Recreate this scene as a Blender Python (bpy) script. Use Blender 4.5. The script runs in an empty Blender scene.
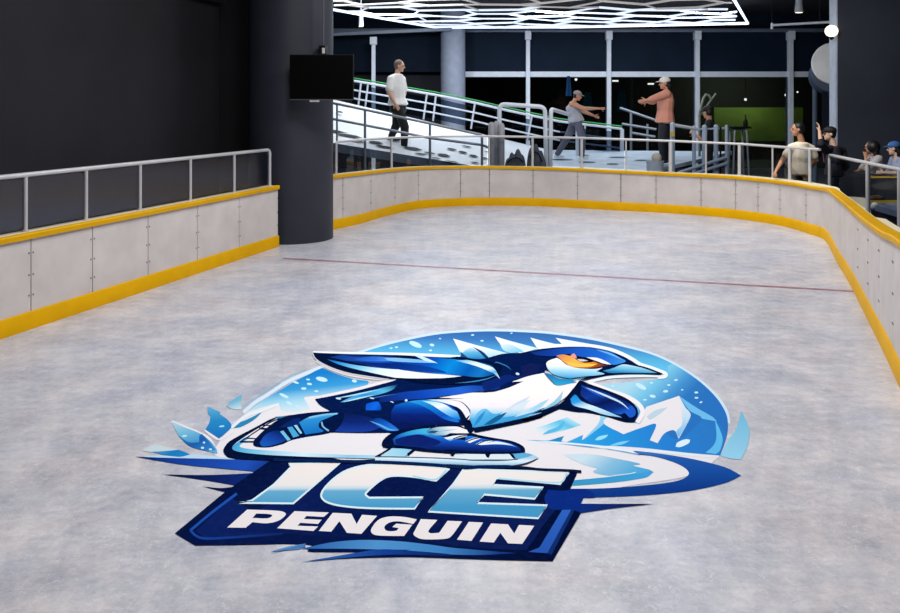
import bpy, bmesh, math, random
from mathutils import Vector, Matrix, Euler
random.seed(7)
scn = bpy.context.scene
COL = scn.collection
F, EYE, HOR = 844.0, 1.95, 105.0          # focal length in pixels, eye height, horizon row of the photograph

# ---------------------------------------------------------------- camera
cam = bpy.data.cameras.new('camera')
cam.sensor_fit = 'HORIZONTAL'; cam.sensor_width = 36.0
cam.lens = F / 900.0 * 36.0
cam.shift_y = -(306.5 - HOR) / 900.0
cam.clip_end = 200
cam_o = bpy.data.objects.new('camera', cam); COL.objects.link(cam_o)
cam_o.location = (0, 0, EYE); cam_o.rotation_euler = (math.pi / 2, 0, 0)
scn.camera = cam_o
scn.view_settings.view_transform = 'Standard'; scn.view_settings.look = 'None'
scn.view_settings.gamma = 1.0; scn.view_settings.use_curve_mapping = False
scn.view_settings.exposure = 0.0
w = bpy.data.worlds.new('world'); scn.world = w; w.use_nodes = True
w.node_tree.nodes['Background'].inputs[0].default_value = (0.30, 0.36, 0.48, 1)
w.node_tree.nodes['Background'].inputs[1].default_value = 0.05

def at(px, py, Y):
    return Vector(((px - 450.0) * Y / F, Y, EYE - (py - HOR) * Y / F))
def gnd(px, py, z=0.0):
    return at(px, py, (EYE - z) * F / (py - HOR))
def lin(c):
    out = []
    for v in c[:3]:
        v /= 255.0
        out.append(v / 12.92 if v <= 0.04045 else ((v + 0.055) / 1.055) ** 2.4)
    return tuple(out) + (1.0,)
def hx(s):
    s = s.lstrip('#'); return tuple(int(s[i:i + 2], 16) for i in (0, 2, 4))

# ---------------------------------------------------------------- materials
_mats = {}
def mat(name, rgb, rough=0.5, metal=0.0, spec=0.5, noise=0.12, scale=6.0, gain=1.0, bump=0.0):
    key = (name,)
    if key in _mats: return _mats[key]
    m = bpy.data.materials.new(name); m.use_nodes = True
    nt = m.node_tree; b = nt.nodes['Principled BSDF']
    c = lin(rgb); c = tuple(min(1, v * gain) for v in c[:3]) + (1,)
    tc = nt.nodes.new('ShaderNodeNewGeometry')
    n = nt.nodes.new('ShaderNodeTexNoise'); n.inputs['Scale'].default_value = scale; n.inputs['Detail'].default_value = 4
    nt.links.new(tc.outputs['Position'], n.inputs['Vector'])
    r = nt.nodes.new('ShaderNodeValToRGB')
    r.color_ramp.elements[0].position = 0.3; r.color_ramp.elements[1].position = 0.7
    r.color_ramp.elements[0].color = tuple(v * (1 - noise) for v in c[:3]) + (1,)
    r.color_ramp.elements[1].color = tuple(min(1, v * (1 + noise)) for v in c[:3]) + (1,)
    nt.links.new(n.outputs['Fac'], r.inputs['Fac']); nt.links.new(r.outputs['Color'], b.inputs['Base Color'])
    b.inputs['Roughness'].default_value = rough; b.inputs['Metallic'].default_value = metal
    b.inputs['Specular IOR Level'].default_value = spec
    if bump:
        bp = nt.nodes.new('ShaderNodeBump'); bp.inputs['Strength'].default_value = bump; bp.inputs['Distance'].default_value = 0.02
        nt.links.new(n.outputs['Fac'], bp.inputs['Height']); nt.links.new(bp.outputs['Normal'], b.inputs['Normal'])
    _mats[key] = m; return m
def emit(name, rgb, strength):
    m = bpy.data.materials.new(name); m.use_nodes = True
    nt = m.node_tree; b = nt.nodes['Principled BSDF']
    b.inputs['Base Color'].default_value = lin(rgb)
    b.inputs['Emission Color'].default_value = lin(rgb); b.inputs['Emission Strength'].default_value = strength
    return m
def glass(name, tint, mixf, rough=0.05):
    m = bpy.data.materials.new(name); m.use_nodes = True
    nt = m.node_tree; nt.nodes.remove(nt.nodes['Principled BSDF'])
    o = nt.nodes['Material Output']
    t = nt.nodes.new('ShaderNodeBsdfTransparent'); t.inputs[0].default_value = tuple(tint) + (1,)
    g = nt.nodes.new('ShaderNodeBsdfGlossy'); g.inputs['Roughness'].default_value = rough; g.inputs[0].default_value = (.8, .85, .9, 1)
    fr = nt.nodes.new('ShaderNodeFresnel'); fr.inputs[0].default_value = 1.45
    ml = nt.nodes.new('ShaderNodeMath'); ml.operation = 'MULTIPLY'; ml.inputs[1].default_value = mixf
    mx = nt.nodes.new('ShaderNodeMixShader')
    nt.links.new(fr.outputs[0], ml.inputs[0]); nt.links.new(ml.outputs[0], mx.inputs[0])
    nt.links.new(t.outputs[0], mx.inputs[1]); nt.links.new(g.outputs[0], mx.inputs[2]); nt.links.new(mx.outputs[0], o.inputs[0])
    return m

# ---------------------------------------------------------------- mesh helpers
def link(name, me, parent=None):
    o = bpy.data.objects.new(name, me); COL.objects.link(o)
    if parent is not None: o.parent = parent
    return o
def thing(name, label, cat, loc=(0, 0, 0), rotz=0.0, group=None):
    o = bpy.data.objects.new(name, None); COL.objects.link(o)
    o.location = loc; o.rotation_euler = (0, 0, rotz); o.empty_display_size = 0.2
    return tag(o, label, cat, group)
def tag(o, label, cat, group=None):
    o['label'] = label; o['category'] = cat
    if group: o['group'] = group
    return o
def struct(o):
    o['kind'] = 'structure'; return o
class MB:
    """collects shapes, all in world coordinates, for one mesh object"""
    def __init__(s): s.bm = bmesh.new(); s.mi = 0
    def mark(s, f):
        for x in f: x.material_index = s.mi
    def poly(s, pts):
        f = s.bm.faces.new([s.bm.verts.new(p) for p in pts]); f.material_index = s.mi; return f
    def box(s, lo, hi, rot=0.0, piv=None):
        lo, hi = Vector(lo), Vector(hi); c = (lo + hi) / 2; d = hi - lo
        n0 = len(s.bm.faces)
        r = bmesh.ops.create_cube(s.bm, size=1.0)
        M = Matrix.Translation(c) @ Matrix.Rotation(rot, 4, 'Z') @ Matrix.Diagonal((d.x, d.y, d.z, 1))
        bmesh.ops.transform(s.bm, matrix=M, verts=r['verts'])
        s.mark({f for v in r['verts'] for f in v.link_faces}); return r['verts']
    def prism(s, pts, z0, z1):
        b = [s.bm.verts.new((p[0], p[1], z0)) for p in pts]; t = [s.bm.verts.new((p[0], p[1], z1)) for p in pts]
        fs = [s.bm.faces.new(t), s.bm.faces.new(list(reversed(b)))]
        for i in range(len(pts)):
            j = (i + 1) % len(pts); fs.append(s.bm.faces.new((b[i], b[j], t[j], t[i])))
        s.mark(fs)
    def solid(s, quad, off):
        """a plate: a polygon in space pushed along a vector"""
        off = Vector(off); a = [s.bm.verts.new(p) for p in quad]; b = [s.bm.verts.new(Vector(p) + off) for p in quad]
        fs = [s.bm.faces.new(a), s.bm.faces.new(list(reversed(b)))]
        for i in range(len(a)):
            j = (i + 1) % len(a); fs.append(s.bm.faces.new((a[j], a[i], b[i], b[j])))
        s.mark(fs)
    def tube(s, pts, r, n=10, r1=None, caps=True):
        pts = [Vector(p) for p in pts]; r1 = r if r1 is None else r1
        rings = []; up = None
        for i, p in enumerate(pts):
            t = (pts[min(i + 1, len(pts) - 1)] - pts[max(i - 1, 0)]).normalized()
            if up is None: up = Vector((0, 0, 1)) if abs(t.z) < .9 else Vector((1, 0, 0))
            u = (up - t * up.dot(t)).normalized(); v = t.cross(u); up = u
            rr = r + (r1 - r) * i / max(1, len(pts) - 1)
            rings.append([s.bm.verts.new(p + (u * math.cos(a) + v * math.sin(a)) * rr) for a in [2 * math.pi * k / n for k in range(n)]])
        fs = []
        for a, b in zip(rings, rings[1:]):
            for k in range(n): fs.append(s.bm.faces.new((a[k], a[(k + 1) % n], b[(k + 1) % n], b[k])))
        if caps: fs += [s.bm.faces.new(list(reversed(rings[0]))), s.bm.faces.new(rings[-1])]
        s.mark(fs)
    def lathe(s, prof, c=(0, 0, 0), n=32, M=None):
        rings = []
        for r, z in prof:
            rings.append([s.bm.verts.new((c[0] + max(r, 1e-4) * math.cos(a), c[1] + max(r, 1e-4) * math.sin(a), c[2] + z)) for a in [2 * math.pi * k / n for k in range(n)]])
        fs = []
        for a, b in zip(rings, rings[1:]):
            for k in range(n): fs.append(s.bm.faces.new((a[k], a[(k + 1) % n], b[(k + 1) % n], b[k])))
        fs += [s.bm.faces.new(list(reversed(rings[0]))), s.bm.faces.new(rings[-1])]
        s.mark(fs)
        if M is not None: bmesh.ops.transform(s.bm, matrix=M, verts=[v for rg in rings for v in rg])
    def ball(s, c, r, sub=2):
        rv = bmesh.ops.create_icosphere(s.bm, subdivisions=sub, radius=1.0)
        if not hasattr(r, '__len__'): r = (r, r, r)
        bmesh.ops.transform(s.bm, matrix=Matrix.Translation(c) @ Matrix.Diagonal((r[0], r[1], r[2], 1)), verts=rv['verts'])
        s.mark({f for v in rv['verts'] for f in v.link_faces}); return rv['verts']
    def build(s, name, mats, parent=None, smooth=False, bevel=0.0, base=None):
        if not isinstance(mats, (list, tuple)): mats = [mats]
        if bevel:
            es = [e for e in s.bm.edges if len(e.link_faces) == 2 and e.calc_face_angle(0) > 0.6]
            bmesh.ops.bevel(s.bm, geom=es, offset=bevel, segments=2, affect='EDGES', profile=0.6)
        bmesh.ops.recalc_face_normals(s.bm, faces=s.bm.faces[:])
        inv = None
        root = parent
        if parent is not None:
            M = Matrix.Identity(4); q = parent
            chain = []
            while q is not None: chain.append(q); q = q.parent
            for q in reversed(chain): M = M @ q.matrix_basis
            inv = M.inverted()
        elif base is not None: inv = Matrix.Translation(-Vector(base))
        if inv is not None: bmesh.ops.transform(s.bm, matrix=inv, verts=s.bm.verts[:])
        me = bpy.data.meshes.new(name); s.bm.to_mesh(me); s.bm.free()
        for m in mats: me.materials.append(m)
        if smooth:
            for p in me.polygons: p.use_smooth = True
            try: me.set_sharp_from_angle(angle=0.7)
            except Exception: pass
        o = link(name, me, parent)
        if base is not None and parent is None: o.location = base
        return o
def spline(pts, sub=6):
    """Catmull-Rom through points of any dimension (tuples)"""
    out = []; n = len(pts)
    for i in range(n - 1):
        p0, p1, p2, p3 = pts[max(i - 1, 0)], pts[i], pts[i + 1], pts[min(i + 2, n - 1)]
        for k in range(sub):
            t = k / sub
            out.append(tuple(0.5 * ((2 * b) + (c - a) * t + (2 * a - 5 * b + 4 * c - d) * t * t + (3 * b - a - 3 * c + d) * t ** 3) for a, b, c, d in zip(p0, p1, p2, p3)))
    out.append(tuple(pts[-1])); return out
# ================================================================ materials of the place
M_wall = mat('charcoal_paint', (37, 37, 43), .75, spec=.25, noise=.22, scale=.9)
M_wall2 = mat('dark_recess_paint', (31, 31, 35), .75, spec=.25, noise=.15, scale=.9)
M_col = mat('column_paint', (43, 46, 57), .55, spec=.35, noise=.12, scale=2)
M_floor = mat('dark_rubber_floor', (48, 50, 58), .6, noise=.2)
M_board = mat('white_board_plastic', (203, 196, 193), .45, spec=.25, noise=.08, scale=3.5)
M_seam = mat('seam_grey', (124, 119, 118), .8)  # grey of the board core, seen in the joints between panels
M_bolt = mat('bolt_head', (120, 116, 116), .5, metal=.4)
M_yel = mat('yellow_plastic', (216, 163, 0), .5, spec=.1, noise=.06, scale=4)
M_cream = mat('cream_ledge', (238, 226, 196), .5, noise=.05)
M_steel = mat('rail_aluminium', (196, 196, 200), .38, metal=.25, noise=.05)
M_navy = mat('navy_panel', (17, 30, 47), .7, spec=.1, noise=.15, scale=1.5)
M_navyd = mat('dark_navy_ceiling', (16, 20, 32), .8, noise=.2)
M_frame = mat('pale_steel_frame', (214, 222, 236), .5, noise=.06)
M_black = mat('black_interior', (9, 9, 12), .7)
M_blackp = mat('black_plastic', (6, 6, 7), .5, spec=.15)
M_ramp = mat('white_ramp_sheet', (238, 241, 246), .45, noise=.04, scale=2)
M_rampb = mat('blue_white_mat', (206, 220, 234), .5, noise=.12, scale=3)
M_fascia = mat('grey_blue_fascia', (92, 106, 128), .6)
M_pale = mat('pale_painted_steel', (205, 213, 226), .4, noise=.05)
M_paleblue = mat('pale_blue_steel', (158, 174, 198), .45, noise=.06)
M_grail = mat('dull_grey_rail', (128, 136, 150), .45, metal=.2)
M_gpad = mat('grey_padding', (150, 152, 160), .55)
M_dark = mat('dark_grey_fabric', (84, 88, 102), .8, noise=.25, scale=8)
M_rglass = glass('rail_glass', (.62, .65, .68), .10)
M_lglass = glass('smoked_rail_glass', (.72, .74, .82), .22, .15)
M_wglass = glass('shop_window_glass', (.55, .58, .62), .35)
M_neon = emit('neon_tube', (218, 230, 250), .95)
M_neonw = emit('warm_white_globe', (255, 240, 205), 2.2)
M_green = emit('green_light_strip', (46, 150, 76), .3)

# ---------------------------------------------------------------- ice
def ice_material():
    m = bpy.data.materials.new('ice'); m.use_nodes = True
    nt = m.node_tree; b = nt.nodes['Principled BSDF']; L = nt.links.new
    g = nt.nodes.new('ShaderNodeNewGeometry')
    def noise(sc, det, rough, stretch=None, rot=0):
        n = nt.nodes.new('ShaderNodeTexNoise'); n.inputs['Scale'].default_value = sc; n.inputs['Detail'].default_value = det; n.inputs['Roughness'].default_value = rough
        if stretch:
            mp = nt.nodes.new('ShaderNodeMapping'); mp.inputs['Scale'].default_value = stretch; mp.inputs['Rotation'].default_value = (0, 0, rot)
            L(g.outputs['Position'], mp.inputs['Vector']); L(mp.outputs[0], n.inputs['Vector'])
        else: L(g.outputs['Position'], n.inputs['Vector'])
        return n.outputs['Fac']
    def ramp(f, st):
        r = nt.nodes.new('ShaderNodeValToRGB')
        while len(r.color_ramp.elements) < len(st): r.color_ramp.elements.new(.5)
        for e, (t, c) in zip(r.color_ramp.elements, st): e.position = t
        for e, (t, c) in zip(r.color_ramp.elements, st): e.color = lin(c)
        L(f, r.inputs[0]); return r.outputs[0]
    def mix(mode, fac, a, c):
        x = nt.nodes.new('ShaderNodeMixRGB'); x.blend_type = mode
        if isinstance(fac, float): x.inputs[0].default_value = fac
        else: L(fac, x.inputs[0])
        L(a, x.inputs[1]); L(c, x.inputs[2]); return x.outputs[0]
    base = ramp(noise(2.2, 10, .72), [(.36, (146, 153, 171)), (.5, (194, 196, 206)), (.64, (237, 234, 236))])
    mid = ramp(noise(9, 8, .74), [(.34, (146, 153, 170)), (.5, (198, 199, 207)), (.66, (242, 238, 240))])
    c = mix('MIX', .42, base, mid)
    grain = ramp(noise(38, 6, .8), [(.34, (168, 173, 186)), (.52, (198, 200, 208)), (.7, (226, 225, 229))])
    c = mix('MIX', .26, c, grain)
    tint = ramp(noise(.8, 5, .65), [(.36, (180, 187, 208)), (.5, (206, 206, 209)), (.64, (226, 210, 203))])
    c = mix('MULTIPLY', .6, c, mix('SCREEN', .5, tint, tint))
    wh = nt.nodes.new('ShaderNodeRGB'); wh.outputs[0].default_value = lin((232, 230, 234))
    for sc, dist, wid, amt in [(7, 1.2, .012, .4), (13, .9, .016, .42), (19, .7, .02, .36)]:
        n = nt.nodes.new('ShaderNodeTexNoise'); n.inputs['Scale'].default_value = sc; n.inputs['Detail'].default_value = 3; n.inputs['Distortion'].default_value = dist
        L(g.outputs['Position'], n.inputs['Vector'])
        su = nt.nodes.new('ShaderNodeMath'); su.operation = 'SUBTRACT'; su.inputs[1].default_value = .5; L(n.outputs['Fac'], su.inputs[0])
        ab = nt.nodes.new('ShaderNodeMath'); ab.operation = 'ABSOLUTE'; L(su.outputs[0], ab.inputs[0])
        mr = nt.nodes.new('ShaderNodeMapRange'); mr.inputs[1].default_value = 0; mr.inputs[2].default_value = wid; mr.inputs[3].default_value = amt; mr.inputs[4].default_value = 0
        L(ab.outputs[0], mr.inputs[0])
        mm = nt.nodes.new('ShaderNodeMath'); mm.operation = 'MULTIPLY'; L(mr.outputs[0], mm.inputs[0])
        pt = nt.nodes.new('ShaderNodeMapRange'); pt.inputs[1].default_value = .46; pt.inputs[2].default_value = .62; L(noise(sc * .7, 3, .6, (1.1, .9, 1), sc), pt.inputs[0]); L(pt.outputs[0], mm.inputs[1])
        c = mix('MIX', mm.outputs[0], c, wh.outputs[0])
    for sc, st, rot, th, amt in [(9, (.3, 1.1, 1), .5, .62, .22), (9, (.26, 1.2, 1), -.9, .63, .2), (7, (.3, 1.1, 1), 1.6, .62, .2)]:
        f = ramp(noise(sc, 6, .7, st, rot), [(th - .06, (0, 0, 0)), (th + .08, (int(255 * amt ** .45), ) * 3)])
        c = mix('MIX', f, c, wh.outputs[0])
    L(c, b.inputs['Base Color'])
    rr = nt.nodes.new('ShaderNodeMapRange'); rr.inputs[3].default_value = .24; rr.inputs[4].default_value = .42
    L(noise(6, 6, .7), rr.inputs[0]); L(rr.outputs[0], b.inputs['Roughness'])
    b.inputs['Specular IOR Level'].default_value = .22
    bp = nt.nodes.new('ShaderNodeBump'); bp.inputs['Strength'].default_value = .12; bp.inputs['Distance'].default_value = .01
    L(noise(40, 5, .7), bp.inputs['Height']); L(bp.outputs[0], b.inputs['Normal'])
    return m
M_ice = ice_material()

# ---------------------------------------------------------------- lines of the boards on the ice (pixel column, pixel row, height in metres)
LEFT = [(-1000, 671.7, .84), (-420, 478.7, .84), (-200, 405.5, .84), (0, 339, .84), (278, 246.5, .845)]
FAR = [(322, 232.4, .855), (334, 229.5, .854), (360, 223.5, .848), (390, 214.8, .817), (420, 208.6, .79), (459, 206, .772), (489, 205.5, .765), (534, 206, .756), (576, 208, .752), (600, 209.4, .745),
       (660, 212.6, .73), (720, 217, .73), (760, 222, .727), (787, 227, .726), (813.6, 235, .735), (824, 239, .75), (830, 246, .79), (838, 262, .83), (846, 275, .845), (856, 293, .86), (869, 319, .90), (884.6, 350, .95), (898, 378.6, 1.01), (925, 438, 1.04), (985, 572, 1.04), (1133, 900, 1.04)]
def board_path(tbl, sub):
    pts = [gnd(px, py).to_2d().to_tuple() + (h,) for px, py, h in tbl]
    return [Vector(p) for p in spline(pts, sub)]      # x, y, height
def px_of(p): return 450 + F * p[0] / p[1]
def normals(path):
    out = []
    for i in range(len(path)):
        a, b = path[max(i - 1, 0)], path[min(i + 1, len(path) - 1)]
        t = Vector((b.x - a.x, b.y - a.y)).normalized(); out.append(Vector((-t.y, t.x)))   # outward: left of travel
    return out
def lerp_path(path, f):
    i = min(int(f), len(path) - 2); return path[i].lerp(path[i + 1], f - i)
def find_px(path, px):
    for i in range(len(path) - 1):
        a, b = px_of(path[i]), px_of(path[i + 1])
        if (a - px) * (b - px) <= 0 and a != b: return i + (px - a) / (b - a)
    return None
def seg(path, f0, f1):
    idx = [f0] + [i for i in range(int(f0) + 1, int(math.ceil(f1))) if f0 < i < f1] + [f1]
    return [lerp_path(path, f) for f in idx]
def offs(path, d):
    n = normals(path); return [Vector((p.x + m.x * (d(p) if callable(d) else d), p.y + m.y * (d(p) if callable(d) else d), p.z)) for p, m in zip(path, n)]
def sweep(mb, path, prof):
    """prof: closed list of (offset outwards, z(height))"""
    n = normals(path); rows = []
    for p, m in zip(path, n):
        pr = [(o(p) if callable(o) else o, z(p.z) if callable(z) else z) for o, z in prof]; rows.append([mb.bm.verts.new((p.x + m.x * o, p.y + m.y * o, z)) for o, z in pr])
    k = len(prof); fs = []
    for a, b in zip(rows, rows[1:]):
        for i in range(k): fs.append(mb.bm.faces.new((a[i], a[(i + 1) % k], b[(i + 1) % k], b[i])))
    fs += [mb.bm.faces.new(rows[0]), mb.bm.faces.new(list(reversed(rows[-1])))]
    mb.mark(fs)
KICK = .155
def LEDGE(q):
    x = px_of(q)
    if q.x < 0 or q.y < 8: return .17
    knots = [(0, .17), (660, .19), (735, .33), (800, .34), (818, .27), (832, .10), (5000, .10)]
    for (a, u), (b, v) in zip(knots, knots[1:]):
        if a <= x <= b: return u + (v - u) * (x - a) / (b - a)
    return .17
def CAPW(q): return .024 if q.x < 0 else .024 + .062 * max(0, min(1, (px_of(q) - 815) / 20))
def make_board(path, seams, label, base):
    root = thing('dasher_board', label, 'rink board', base)
    mb = MB(); sweep(mb, path, [(-.018, 0), (-.018, KICK - .012), (-.008, KICK), (.012, KICK), (.012, 0)]); mb.build('kickplate', M_yel, root, smooth=True)
    mb = MB(); sweep(mb, path, [(-.026, lambda h: h - .052), (-.03, lambda h: h - .012), (-.02, lambda h: h), (CAPW, lambda h: h + .001), (CAPW, lambda h: h - .052)]); mb.build('yellow_cap', M_yel, root, smooth=True)
    mb = MB(); sweep(mb, path, [(CAPW, lambda h: h - .045), (CAPW, lambda h: h - .004), (LEDGE, lambda h: h - .004), (LEDGE, lambda h: h - .045)]); mb.build('ledge', M_cream, root)
    mb = MB(); sweep(mb, path, [(.02, 0), (.02, lambda h: h - .045), (.085, lambda h: h - .045), (.085, 0)]); mb.build('core', M_seam, root)
    cuts = [0.0] + sorted(f for f in seams if f is not None) + [len(path) - 1.0]
    for f0, f1 in zip(cuts, cuts[1:]):
        if f1 - f0 < 1e-3: continue
        sp = seg(path, f0, f1)
        L = sum((Vector((b.x - a.x, b.y - a.y))).length for a, b in zip(sp, sp[1:]))
        if L < .05: continue
        g = .006 / L
        sp = seg(path, f0 + (f1 - f0) * g, f1 - (f1 - f0) * g)
        mb = MB(); sweep(mb, sp, [(0, KICK - .02), (0, lambda h: h - .045), (.018, lambda h: h - .045), (.018, KICK - .02)])
        mb.mi = 1
        for q, r in ((sp[0], sp[1]), (sp[-1], sp[-2])):
            t = Vector((r.x - q.x, r.y - q.y)).normalized(); n = Vector((-t.y, t.x)) if q is sp[0] else Vector((t.y, -t.x))
            for fz in (.22, .5, .8):
                z = KICK + (q.z - .05 - KICK) * fz; c = Vector((q.x, q.y, z)) + Vector((t.x, t.y, 0)) * .018
                mb.tube([c + Vector((n.x, n.y, 0)) * .004, c - Vector((n.x, n.y, 0)) * .005], .0075, 8)
        mb.build('panel', [M_board, M_bolt], root)
    return root
PL = board_path(LEFT, 10); PF = board_path(FAR, 8)
make_board(PL, [find_px(PL, x) for x in (-140, -60, 31, 92, 148, 197, 239)], 'straight white rink board on the left ending at the dark column', (PL[-1].x, PL[-1].y, 0))
iF = [find_px(PF, x) for x in (343, 371, 395, 418.5, 460.5, 489.5, 533, 577.5, 621, 656, 701, 735.5, 758, 780, 806)] + \
     [f for f in (find_px(PF[find_i:], x) + find_i for find_i in [max(i for i in range(len(PF)) if PF[i].y > 10.5 and PF[i].x < 4.9)] for x in (858, 868, 879, 893)) if f]
make_board(PF, iF, 'curved white rink board with yellow kickplate around the far end and right side', (PF[40].x, PF[40].y, 0))

# ice sheet reaches under the boards
lo, fo = offs(PL, .1), offs(PF, .1)
ring = [p.to_2d() for p in lo] + [Vector((-2.55, 12.2))] + [p.to_2d() for p in fo] + [Vector((1.45, .3)), Vector((-5.7, .3))]
mb = MB(); mb.poly([(p.x, p.y, 0) for p in ring])
fl = mb.build('floor', M_ice); struct(fl); fl['label'] = 'worn white ice of the rink'
if fl.data.polygons[0].normal.z < 0: fl.data.flip_normals()
mb = MB(); mb.box((-9, -2, -.2), (13, 34, -.02)); struct(mb.build('floor_surround', M_floor))
# red line painted across the ice
a, b = gnd(283, 258.3, .0011), gnd(853.5, 291.3, .0011)
d = (b - a).normalized(); n = Vector((-d.y, d.x, 0))
M_red = mat('red_ice_paint', (150, 104, 118), .4, noise=.35, scale=9)
mb = MB(); mb.poly([a - n * .042, b - n * .042, b + n * .042, a + n * .042])
tag(mb.build('goal_line', M_red, base=((a + b) / 2)), 'thin red line painted across the ice in front of the column', 'line')

# ---------------------------------------------------------------- railings on the boards
def corner_tube(pts, r, k=5):
    """rounded polyline: list of (point, fillet radius)"""
    out = []
    for i, (p, f) in enumerate(pts):
        p = Vector(p)
        if f and 0 < i < len(pts) - 1:
            a, b = (Vector(pts[i - 1][0]) - p).normalized(), (Vector(pts[i + 1][0]) - p).normalized()
            for j in range(k + 1):
                t = j / k; out.append((p + a * f) * (1 - t) ** 2 + p * 2 * t * (1 - t) + (p + b * f) * t * t)
        else: out.append(p)
    return out
def zpix(p, y): return EYE - (y - HOR) * p.y / F
# left railing
po = offs(PL, .10); inn = find_px(po, 269.6)
root = thing('railing', 'steel railing with smoked glass panels on top of the left rink board', 'railing', (PL[-1].x, PL[-1].y, .84))
RZ = 1.335
end = lerp_path(po, inn); far0 = lerp_path(po, 0)
mb = MB(); mb.tube(corner_tube([((far0.x, far0.y, RZ), 0), ((end.x, end.y, RZ), .07), ((end.x, end.y, .84), 0)], .022), .022, 12); mb.build('top_rail', M_steel, root, smooth=True)
pxs = [-260, -130, -45, 25.5, 85.5, 140, 190, 234]
ps = [lerp_path(po, find_px(po, x)) for x in pxs]
for p in ps:
    mb = MB(); mb.tube([(p.x, p.y, .84), (p.x, p.y, RZ)], .018, 10); mb.tube([(p.x, p.y, .838), (p.x, p.y, .85)], .034, 12); mb.build('post', M_steel, root, smooth=True)
for p, q in zip(ps, ps[1:] + [end]):
    t = (Vector((q.x - p.x, q.y - p.y))).normalized() * .024
    mb = MB(); mb.solid([(p.x + t.x, p.y + t.y, .86), (q.x - t.x, q.y - t.y, .86), (q.x - t.x, q.y - t.y, RZ - .03), (p.x + t.x, p.y + t.y, RZ - .03)], (-t.y * .2, t.x * .2, 0)); mb.build('glass_panel', M_lglass, root)
# far railing
po = offs(PF, lambda q: LEDGE(q) - .05)
def rail_run(label, spec, posts, first_round, thick=.022, base=None):
    """spec: [(px, rail row)], posts: [px]"""
    pts = []
    for x, y in spec:
        p = lerp_path(po, find_px(po, x)); pts.append(Vector((p.x, p.y, zpix(p, y))))
    f0, f1 = find_px(po, spec[0][0]), find_px(po, spec[-1][0])
    line = []
    for i in range(60):
        p = lerp_path(po, f0 + (f1 - f0) * i / 59); x = px_of(p)
        xs = [s[0] for s in spec]; j = max(0, min(len(xs) - 2, sum(1 for v in xs if v <= x) - 1))
        t = (x - xs[j]) / (xs[j + 1] - xs[j]); y = spec[j][1] + (spec[j + 1][1] - spec[j][1]) * t
        line.append(Vector((p.x, p.y, zpix(p, y))))
    root = thing('railing', label, 'railing', (line[0].x, line[0].y, lerp_path(po, f0).z))
    def top(x): return min(line, key=lambda v: abs(px_of(v) - x)).z
    mb = MB()
    if first_round:
        q = lerp_path(po, f0); mb.tube(corner_tube([((q.x, q.y, q.z - .02), 0), (tuple(line[0]), .06), (tuple(line[2]), 0)], .02) + line[3:], thick, 10)
    else: mb.tube(line, thick, 10)
    mb.build('top_rail', M_steel, root, smooth=True)
    pp = []
    for x, th in posts:
        p = lerp_path(po, find_px(po, x)); pp.append((p, top(x)))
        mb = MB(); mb.tube([(p.x, p.y, p.z - .01), (p.x, p.y, top(x))], th, 10); mb.tube([(p.x, p.y, p.z - .006), (p.x, p.y, p.z + .008)], th * 1.8, 12); mb.build('post', M_steel, root, smooth=True)
    for (p, zt), (q, zq) in zip(pp, pp[1:]):
        fa, fb = find_px(po, px_of(p)), find_px(po, px_of(q))
        s = seg(po, fa + (fb - fa) * .02, fb - (fb - fa) * .02)
        mb = MB()
        for u, v in zip(s, s[1:]):
            zu, zv = top(px_of(u)) - .03, top(px_of(v)) - .03
            mb.poly([(u.x, u.y, u.z + .02), (v.x, v.y, v.z + .02), (v.x, v.y, zv), (u.x, u.y, zu)])
        mb.build('glass_panel', M_rglass, root)
    return root
rail_run('long steel railing with clear glass along the far rink board', [(336, 142), (365, 139.5), (391, 138), (430, 136.6), (489, 136.2), (533, 137), (582, 138), (600, 138.6), (671, 141), (741, 144), (789, 147.5), (820, 149.6)],
         [(336.5, .014), (391.5, .022), (489, .018), (532.5, .024), (581.7, .026), (626, .014), (670.5, .034), (706, .014), (739.5, .03), (772.6, .016), (789.8, .028), (810, .026)], True)
# near right railing: stands further back on the same board
rs = max(i for i in range(len(PF)) if PF[i].y > 13.0 and PF[i].x < 7)
po_full = po
po = offs(PF, .13)[rs:]
p0 = at(829, 189, 14.6)
spec_r = []
rp = [(829.5, 155, 14.2), (868, 163, 11.6), (900, 169.5, 10.0), (960, 181, 8.2)]
line = [at(x, y, Y) for x, y, Y in rp]
base_y = [188, 211, 236, 262]
root = thing('railing', 'short steel railing with rounded corner and dark glass on the right rink board', 'railing', tuple(at(829.5, 189, 14.2)))
foot = [at(x, yb, Y) for (x, y, Y), yb in zip(rp, base_y)]
lp = [Vector(p) for p in spline([tuple(v) for v in line], 6)]
mb = MB(); mb.tube(corner_tube([(tuple(foot[0]), 0), (tuple(lp[0]), .07), (tuple(lp[1]), 0)], .02) + lp[2:], .026, 12); mb.build('top_rail', M_steel, root, smooth=True)
for k in (1, 2, 3):
    mb = MB(); mb.tube([foot[k] - Vector((0, 0, .05)), line[k]], .030, 12); mb.build('post', M_steel, root, smooth=True)
for k in range(3):
    a, b, c, d = foot[k], foot[k + 1], line[k + 1], line[k]
    mb = MB(); mb.poly([a.lerp(b, .02) + Vector((0, 0, .02)), b.lerp(a, .02) + Vector((0, 0, .02)), c.lerp(d, .02) - Vector((0, 0, .03)), d.lerp(c, .02) - Vector((0, 0, .03))]); mb.build('glass_panel', M_rglass, root)

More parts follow.
